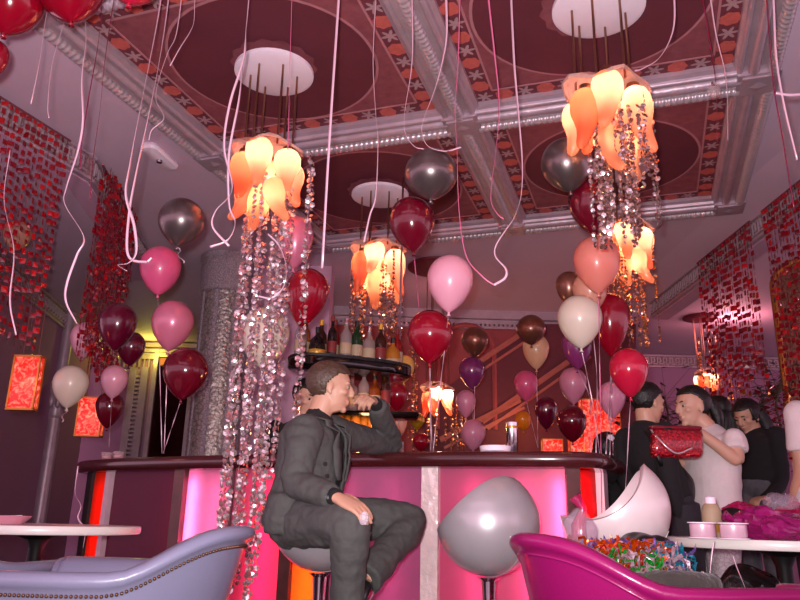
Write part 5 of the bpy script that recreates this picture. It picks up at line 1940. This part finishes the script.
def stand_legs(c, f, s, hz, sp=.09, knee=.02):
    out = []
    for k in (-1, 1):
        h = V((c.x, c.y, hz)) + s * (k * sp)
        out.append([h, h.lerp(V((h.x, h.y, .1)), .25) + f * knee, V((h.x, h.y, hz * .52)) + f * knee * 1.5, V((h.x, h.y, hz * .27)), V((h.x, h.y, .1))])
    return out


def long_hair_back(mat, tail):
    def fn(f, root):
        hair(f, root, M[mat], lambda x, y, z: (z > .074 if x > .04 else z > .02 + (x + .02) * .9 if x > -.02 else z > -.07), tail, 1.06)
    return fn


# long-haired man in the white T-shirt, facing left, holding the sequinned bag
D0 = 4.3
fdir = (-HR * .95 - HF * .25).normalized(); sdir = V((0, 0, 1)).cross(fdir)
hc = UH(692, 407, D0)
hfm = Frame(hc, fdir + V((0, 0, -.1)), V((0, 0, 1)), 1.02)
cx = lambda py, px=709, D=D0: UH(px, py, D)
tors_m = [(cx(522, 712), .19, .14), (cx(500, 711), .19, .14), (cx(475, 711), .185, .135), (cx(452, 711), .195, .132), (cx(440, 710), .18, .11), (cx(431, 708), .1, .07), (cx(426, 706), .06, .055)]
shl = cx(444, 712) + sdir * .19; shr = cx(444, 712) - sdir * .19
hN, hFp = UH(700, 433, D0 - .22), UH(664, 455, D0 + .02)
elN = UH(736, 459, D0 - .22); elFm = UH(688, 464, D0 + .1)
armsm = [[shl, shl.lerp(elN, .5), elN, elN.lerp(hN, .5), hN], [shr, shr.lerp(elFm, .5), elFm, elFm.lerp(hFp, .5), hFp]]
fc = cx(520, 712)
figure('long-haired man in a white T-shirt facing left and holding a red sequinned bag', V((fc.x, fc.y, 0)), hfm, tors_m, sdir, armsm,
       stand_legs(fc, fdir, sdir, fc.z - .02), 'tee', 'pattern', 'skin_pale',
       long_hair_back('hair_black', [('ponytail', [(-.09, 0, .03), (-.125, 0, .02), (-.15, 0, -.03), (-.16, 0, -.09), (-.15, 0, -.14)], (.03, .034, .036, .028, .01))]),
       sleeves=.55, hands=[(hN, -HR - V((0, 0, -.15)), V((0, 0, -1)) + HF * .4, .7, 1), (hFp, -HR * .9 + V((0, 0, .1)), V((0, 0, 1)), .6, -1)])
# the bag
M['sequin'] = voro(pm('red_sequins', srgb(206, 16, 40), .15, metal=.5, vary=.4, scale=60, coat=1, bump=1, bscale=70), 60, .6, srgb(80, 0, 14))
bc_ = UH(676, 443, D0 - .33)
t = thing('handbag', 'red sequinned bag held up by the man in the white T-shirt', 'bag', bc_)
b = MB(); b.rbox(bc_ + V((0, 0, -.005)), (.27, .09, .155), .03, (HR, HF, (V((0, 0, 1)) + HR * .1).normalized()), 5); obj('pouch', b, M['sequin'], t, 50)
b = MB(); b.rbox(bc_ + V((0, 0, .078)), (.275, .06, .022), .01, AXH); obj('zip_edge', b, M['darkred'], t, 50)
b = MB(); b.tube(catmull([bc_ + HR * -.13 + V((0, 0, .07)), bc_ + HR * -.1 - HF * .06 + V((0, 0, -.0)), bc_ + HR * -.03 - HF * .07 + V((0, 0, -.06)), bc_ + HR * .06 - HF * .06 + V((0, 0, -.03))], 10), .006, 6)
obj('bead_chain', b, M['bead'], t, True)

# person in a dark shirt, turned to the right
D1 = 4.15
fdir = (HR * .93 + HF * .36).normalized(); sdir = V((0, 0, 1)).cross(fdir)
hf1 = Frame(UH(648, 403, D1), fdir + V((0, 0, -.12)), V((0, 0, 1)) + HR * .05, .95)
q = lambda px, py, D=D1: UH(px, py, D)
tors_1 = [(q(668, 500), .16, .105), (q(661, 478), .15, .1), (q(652, 458), .165, .105), (q(646, 440), .17, .095), (q(645, 430), .14, .08), (q(646, 422), .065, .055)]
shl = q(645, 437) + sdir * .16; shr = q(645, 437) - sdir * .16
a1 = [shl, shl + V((0, 0, -.14)) - HR * .02, shl + V((0, 0, -.27)) + HR * .0, shl + V((0, 0, -.4)) + fdir * .05, shl + V((0, 0, -.5)) + fdir * .1]
a2 = [shr, shr + V((0, 0, -.14)) + HR * .0, shr + V((0, 0, -.27)) + HR * .01, shr + V((0, 0, -.4)) + fdir * .05, shr + V((0, 0, -.5)) + fdir * .1]
fc = q(668, 500)
figure('person with short dark hair in a black shirt standing at the right bar corner', V((fc.x, fc.y, 0)), hf1, tors_1, sdir, [a1, a2],
       stand_legs(fc, fdir, sdir, fc.z - .02), 'tee_black', 'jeans_dark', 'skin',
       lambda f, root: hair(f, root, M['hair_black'], short_rule, puff=1.07),
       hands=[(a1[-1], V((0, 0, -1)), fdir, .5, 1), (a2[-1], V((0, 0, -1)), fdir, .5, -1)])
c = q(676, 488, D1 - .05)
t = thing('shoulder_bag', 'black shoulder bag hanging at the hip of the dark-shirted person', 'bag', c)
obj('pouch', lump(c, (.1, .07, .13), AXH, 71, .12, 7), M['black'], t, True)
b = MB(); b.tube(catmull([c + V((0, 0, .1)) - HR * .06, q(660, 462, D1 - .2), q(650, 437, D1 - .16), q(642, 428, D1 - .02)], 6), .012, 8); obj('strap', b, M['black'], t, True)

# woman with long black hair further back
D2_ = 5.2
fdir = (-HR * .85 - HF * .5).normalized(); sdir = V((0, 0, 1)).cross(fdir)
hf2 = Frame(UH(747, 417, D2_), fdir + V((0, 0, -.45)), V((0, 0, 1)), .98)
q = lambda px, py, D=D2_: UH(px, py, D)
tors_2 = [(q(757, 482), .17, .12), (q(757, 466), .15, .11), (q(757, 452), .165, .11), (q(756, 441), .17, .1), (q(755, 434), .13, .08), (q(753, 429), .06, .05)]
shl = q(755, 438) + sdir * .16; shr = q(755, 438) - sdir * .16
arms2 = [[p, p + V((0, 0, -.14)), p + V((0, 0, -.27)), p + V((0, 0, -.37)) + fdir * .1, p + V((0, 0, -.42)) + fdir * .2] for p in (shl, shr)]
fc = q(757, 482)
def hair2(f, root):
    hair(f, root, M['hair_black'], lambda x, y, z: (z > .07 if x > .045 else z > -.02 if x > .0 else z > -.09),
         [('long_lock', [(-.06, s * .05, .02), (-.075, s * .065, -.06), (-.07, s * .075, -.16), (-.05, s * .075, -.27)], (.045, .05, .045, .02)) for s in (-1, 0, 1)], 1.14)
figure('woman with long black hair in a black top looking down, far right', V((fc.x, fc.y, 0)), hf2, tors_2, sdir, arms2, stand_legs(fc, fdir, sdir, fc.z - .02),
       'tee_black', 'jeans', 'skin', hair2, hands=[(a[-1], fdir, V((0, 0, -1)), .5, 1) for a in arms2])

# dark-haired person half hidden behind the ponytail
D3_ = 5.6
fdir = (-HR * .3 + HF * .95).normalized(); sdir = V((0, 0, 1)).cross(fdir)
hf3 = Frame(UH(717, 412, D3_), fdir, V((0, 0, 1)), .95)
q = lambda px, py, D=D3_: UH(px, py, D)
tors_3 = [(q(722, 478), .16, .11), (q(722, 462), .15, .105), (q(722, 448), .165, .105), (q(722, 438), .17, .1), (q(721, 430), .12, .08), (q(719, 425), .06, .05)]
shl = q(722, 435) + sdir * .16; shr = q(722, 435) - sdir * .16
arms3 = [[p, p + V((0, 0, -.14)), p + V((0, 0, -.27)), p + V((0, 0, -.37)) + fdir * .05, p + V((0, 0, -.46)) + fdir * .08] for p in (shl, shr)]
fc = q(722, 478)
figure('black-haired person seen from behind, mostly hidden by the long-haired man', V((fc.x, fc.y, 0)), hf3, tors_3, sdir, arms3, stand_legs(fc, fdir, sdir, fc.z - .02),
       'tee_black', 'jeans_dark', 'skin', hair2, hands=[(a[-1], V((0, 0, -1)), fdir, .5, 1) for a in arms3], vox=.009)

# person at the right edge, cut by the frame
D4_ = 4.0
fdir = (-HR * .3 + HF * .95).normalized(); sdir = V((0, 0, 1)).cross(fdir)
q = lambda px, py, D=D4_: UH(px, py, D)
hf4 = Frame(q(827, 365), fdir, V((0, 0, 1)), 1.0)
tors_4 = [(q(827, 520), .19, .13), (q(827, 485), .185, .13), (q(827, 450), .19, .13), (q(827, 420), .205, .12), (q(827, 405), .16, .09), (q(827, 392), .07, .06)]
shl = q(827, 415) + sdir * .2; shr = q(827, 415) - sdir * .2
arms4 = [[p, p + V((0, 0, -.15)) + k, p + V((0, 0, -.29)) + k, p + V((0, 0, -.4)) + fdir * .05 + k, p + V((0, 0, -.52)) + fdir * .1 + k] for p, k in ((shl, sdir * .02), (shr, -sdir * .02))]
fc = q(827, 520)
figure('person in a white T-shirt cut off by the right edge, only sleeve and arm showing', V((fc.x, fc.y, 0)), hf4, tors_4, sdir, arms4, stand_legs(fc, fdir, sdir, fc.z - .02),
       'tee', 'jeans_dark', 'skin', lambda f, root: hair(f, root, M['hair_brown'], short_rule, puff=1.07), sleeves=.72,
       hands=[(a[-1], V((0, 0, -1)), fdir, .4, 1) for a in arms4], vox=.008)

# barman behind the counter
D5_ = 4.55
fdir = (HR * .62 - HF * .78).normalized(); sdir = V((0, 0, 1)).cross(fdir)
hf5 = Frame(UH(307, 398, D5_), fdir + V((0, 0, -.3)), V((0, 0, 1)), .98)
q = lambda px, py, D=D5_: UH(px, py, D)
tors_5 = [(q(301, 508), .17, .12), (q(301, 480), .165, .115), (q(301, 455), .18, .12), (q(301, 437), .185, .11), (q(302, 429), .14, .08), (q(304, 421), .06, .055)]
shl = q(301, 434) + sdir * .18; shr = q(301, 434) - sdir * .18
arms5 = [[p, p + V((0, 0, -.14)), p + V((0, 0, -.27)), p + V((0, 0, -.34)) + fdir * .12, p + V((0, 0, -.38)) + fdir * .22] for p in (shl, shr)]
fc = q(301, 508)
figure('barman in black behind the bar, face peeking past the suited man\'s shoulder', V((fc.x, fc.y, 0)), hf5, tors_5, sdir, arms5, stand_legs(fc, fdir, sdir, fc.z - .02),
       'tee_black', 'jeans_dark', 'skin', lambda f, root: hair(f, root, M['hair_black'], short_rule, puff=1.07), hands=[(a[-1], fdir, V((0, 0, -1)), .5, 1) for a in arms5])

# dark-haired person low behind the corner of the bar
D6_ = 4.9
fdir = (HR * .2 + HF * .98).normalized(); sdir = V((0, 0, 1)).cross(fdir)
q = lambda px, py, D=D6_: UH(px, py, D)
hf6 = Frame(q(607, 452), fdir, V((0, 0, 1)), .98)
tors_6 = [(q(607, 545), .17, .12), (q(607, 525), .165, .115), (q(607, 508), .18, .12), (q(607, 492), .185, .11), (q(607, 484), .14, .08), (q(607, 476), .06, .055)]
shl = q(607, 489) + sdir * .18; shr = q(607, 489) - sdir * .18
arms6 = [[p, p + V((0, 0, -.14)), p + V((0, 0, -.27)), p + V((0, 0, -.3)) + fdir * .12, p + V((0, 0, -.3)) + fdir * .22] for p in (shl, shr)]
h6 = tors_6[0][0]
legs6 = [[h6 + sdir * (k * .09), h6 + sdir * (k * .1) + fdir * .2, h6 + sdir * (k * .1) + fdir * .4, V((h6.x, h6.y, .3)) + sdir * (k * .1) + fdir * .42, V((h6.x, h6.y, .1)) + sdir * (k * .1) + fdir * .42] for k in (-1, 1)]
t6 = figure('black-haired person sitting low behind the right bar corner with a white hair flower', V((h6.x, h6.y, 0)), hf6, tors_6, sdir, arms6, legs6,
       'tee_black', 'jeans_dark', 'skin', hair2, hands=[(a[-1], fdir, V((0, 0, -1)), .5, 1) for a in arms6], vox=.008)
b = MB()
for k in range(6): b.ell(hf6(-.11, -.02 + .014 * math.cos(k * 1.05), .08 + .014 * math.sin(k * 1.05)), .011)
b.ell(hf6(-.115, -.02, .08), .01); obj('hair_flower', b, M['white_plaster'], t6, True)
# ------------------------------------------------------------------ light
w = bpy.data.worlds.new('world'); SC.world = w; w.use_nodes = True
w.node_tree.nodes['Background'].inputs[0].default_value = (0.62, 0.36, 0.48, 1)
w.node_tree.nodes['Background'].inputs[1].default_value = 2.35
fl_ = lamp('camera_flash', 'SPOT', EYE + RT * -.05 - DN * .07 - FW * .02, 470, (1, .95, .97), shadow_soft_size=.035, spot_size=math.radians(116), spot_blend=.9)
aim(fl_, EYE + FW * 3 - DN * .7)
lamp('far_lamp', 'POINT', UH(518, 425, 8.1), 5, (1, .5, .2), shadow_soft_size=.1)
lamp('far_lamp', 'POINT', UH(440, 330, 7.6), 2.5, (1, .3, .25), shadow_soft_size=.1)
lamp('yellow_lamp', 'POINT', UH(150, 352, 10.3), 7, (.9, .85, .1), shadow_soft_size=.1)
lamp('right_room_lamp', 'POINT', UH(735, 330, 8.5), 22, (1, .35, .4), shadow_soft_size=.2)
vs.exposure = 0.1
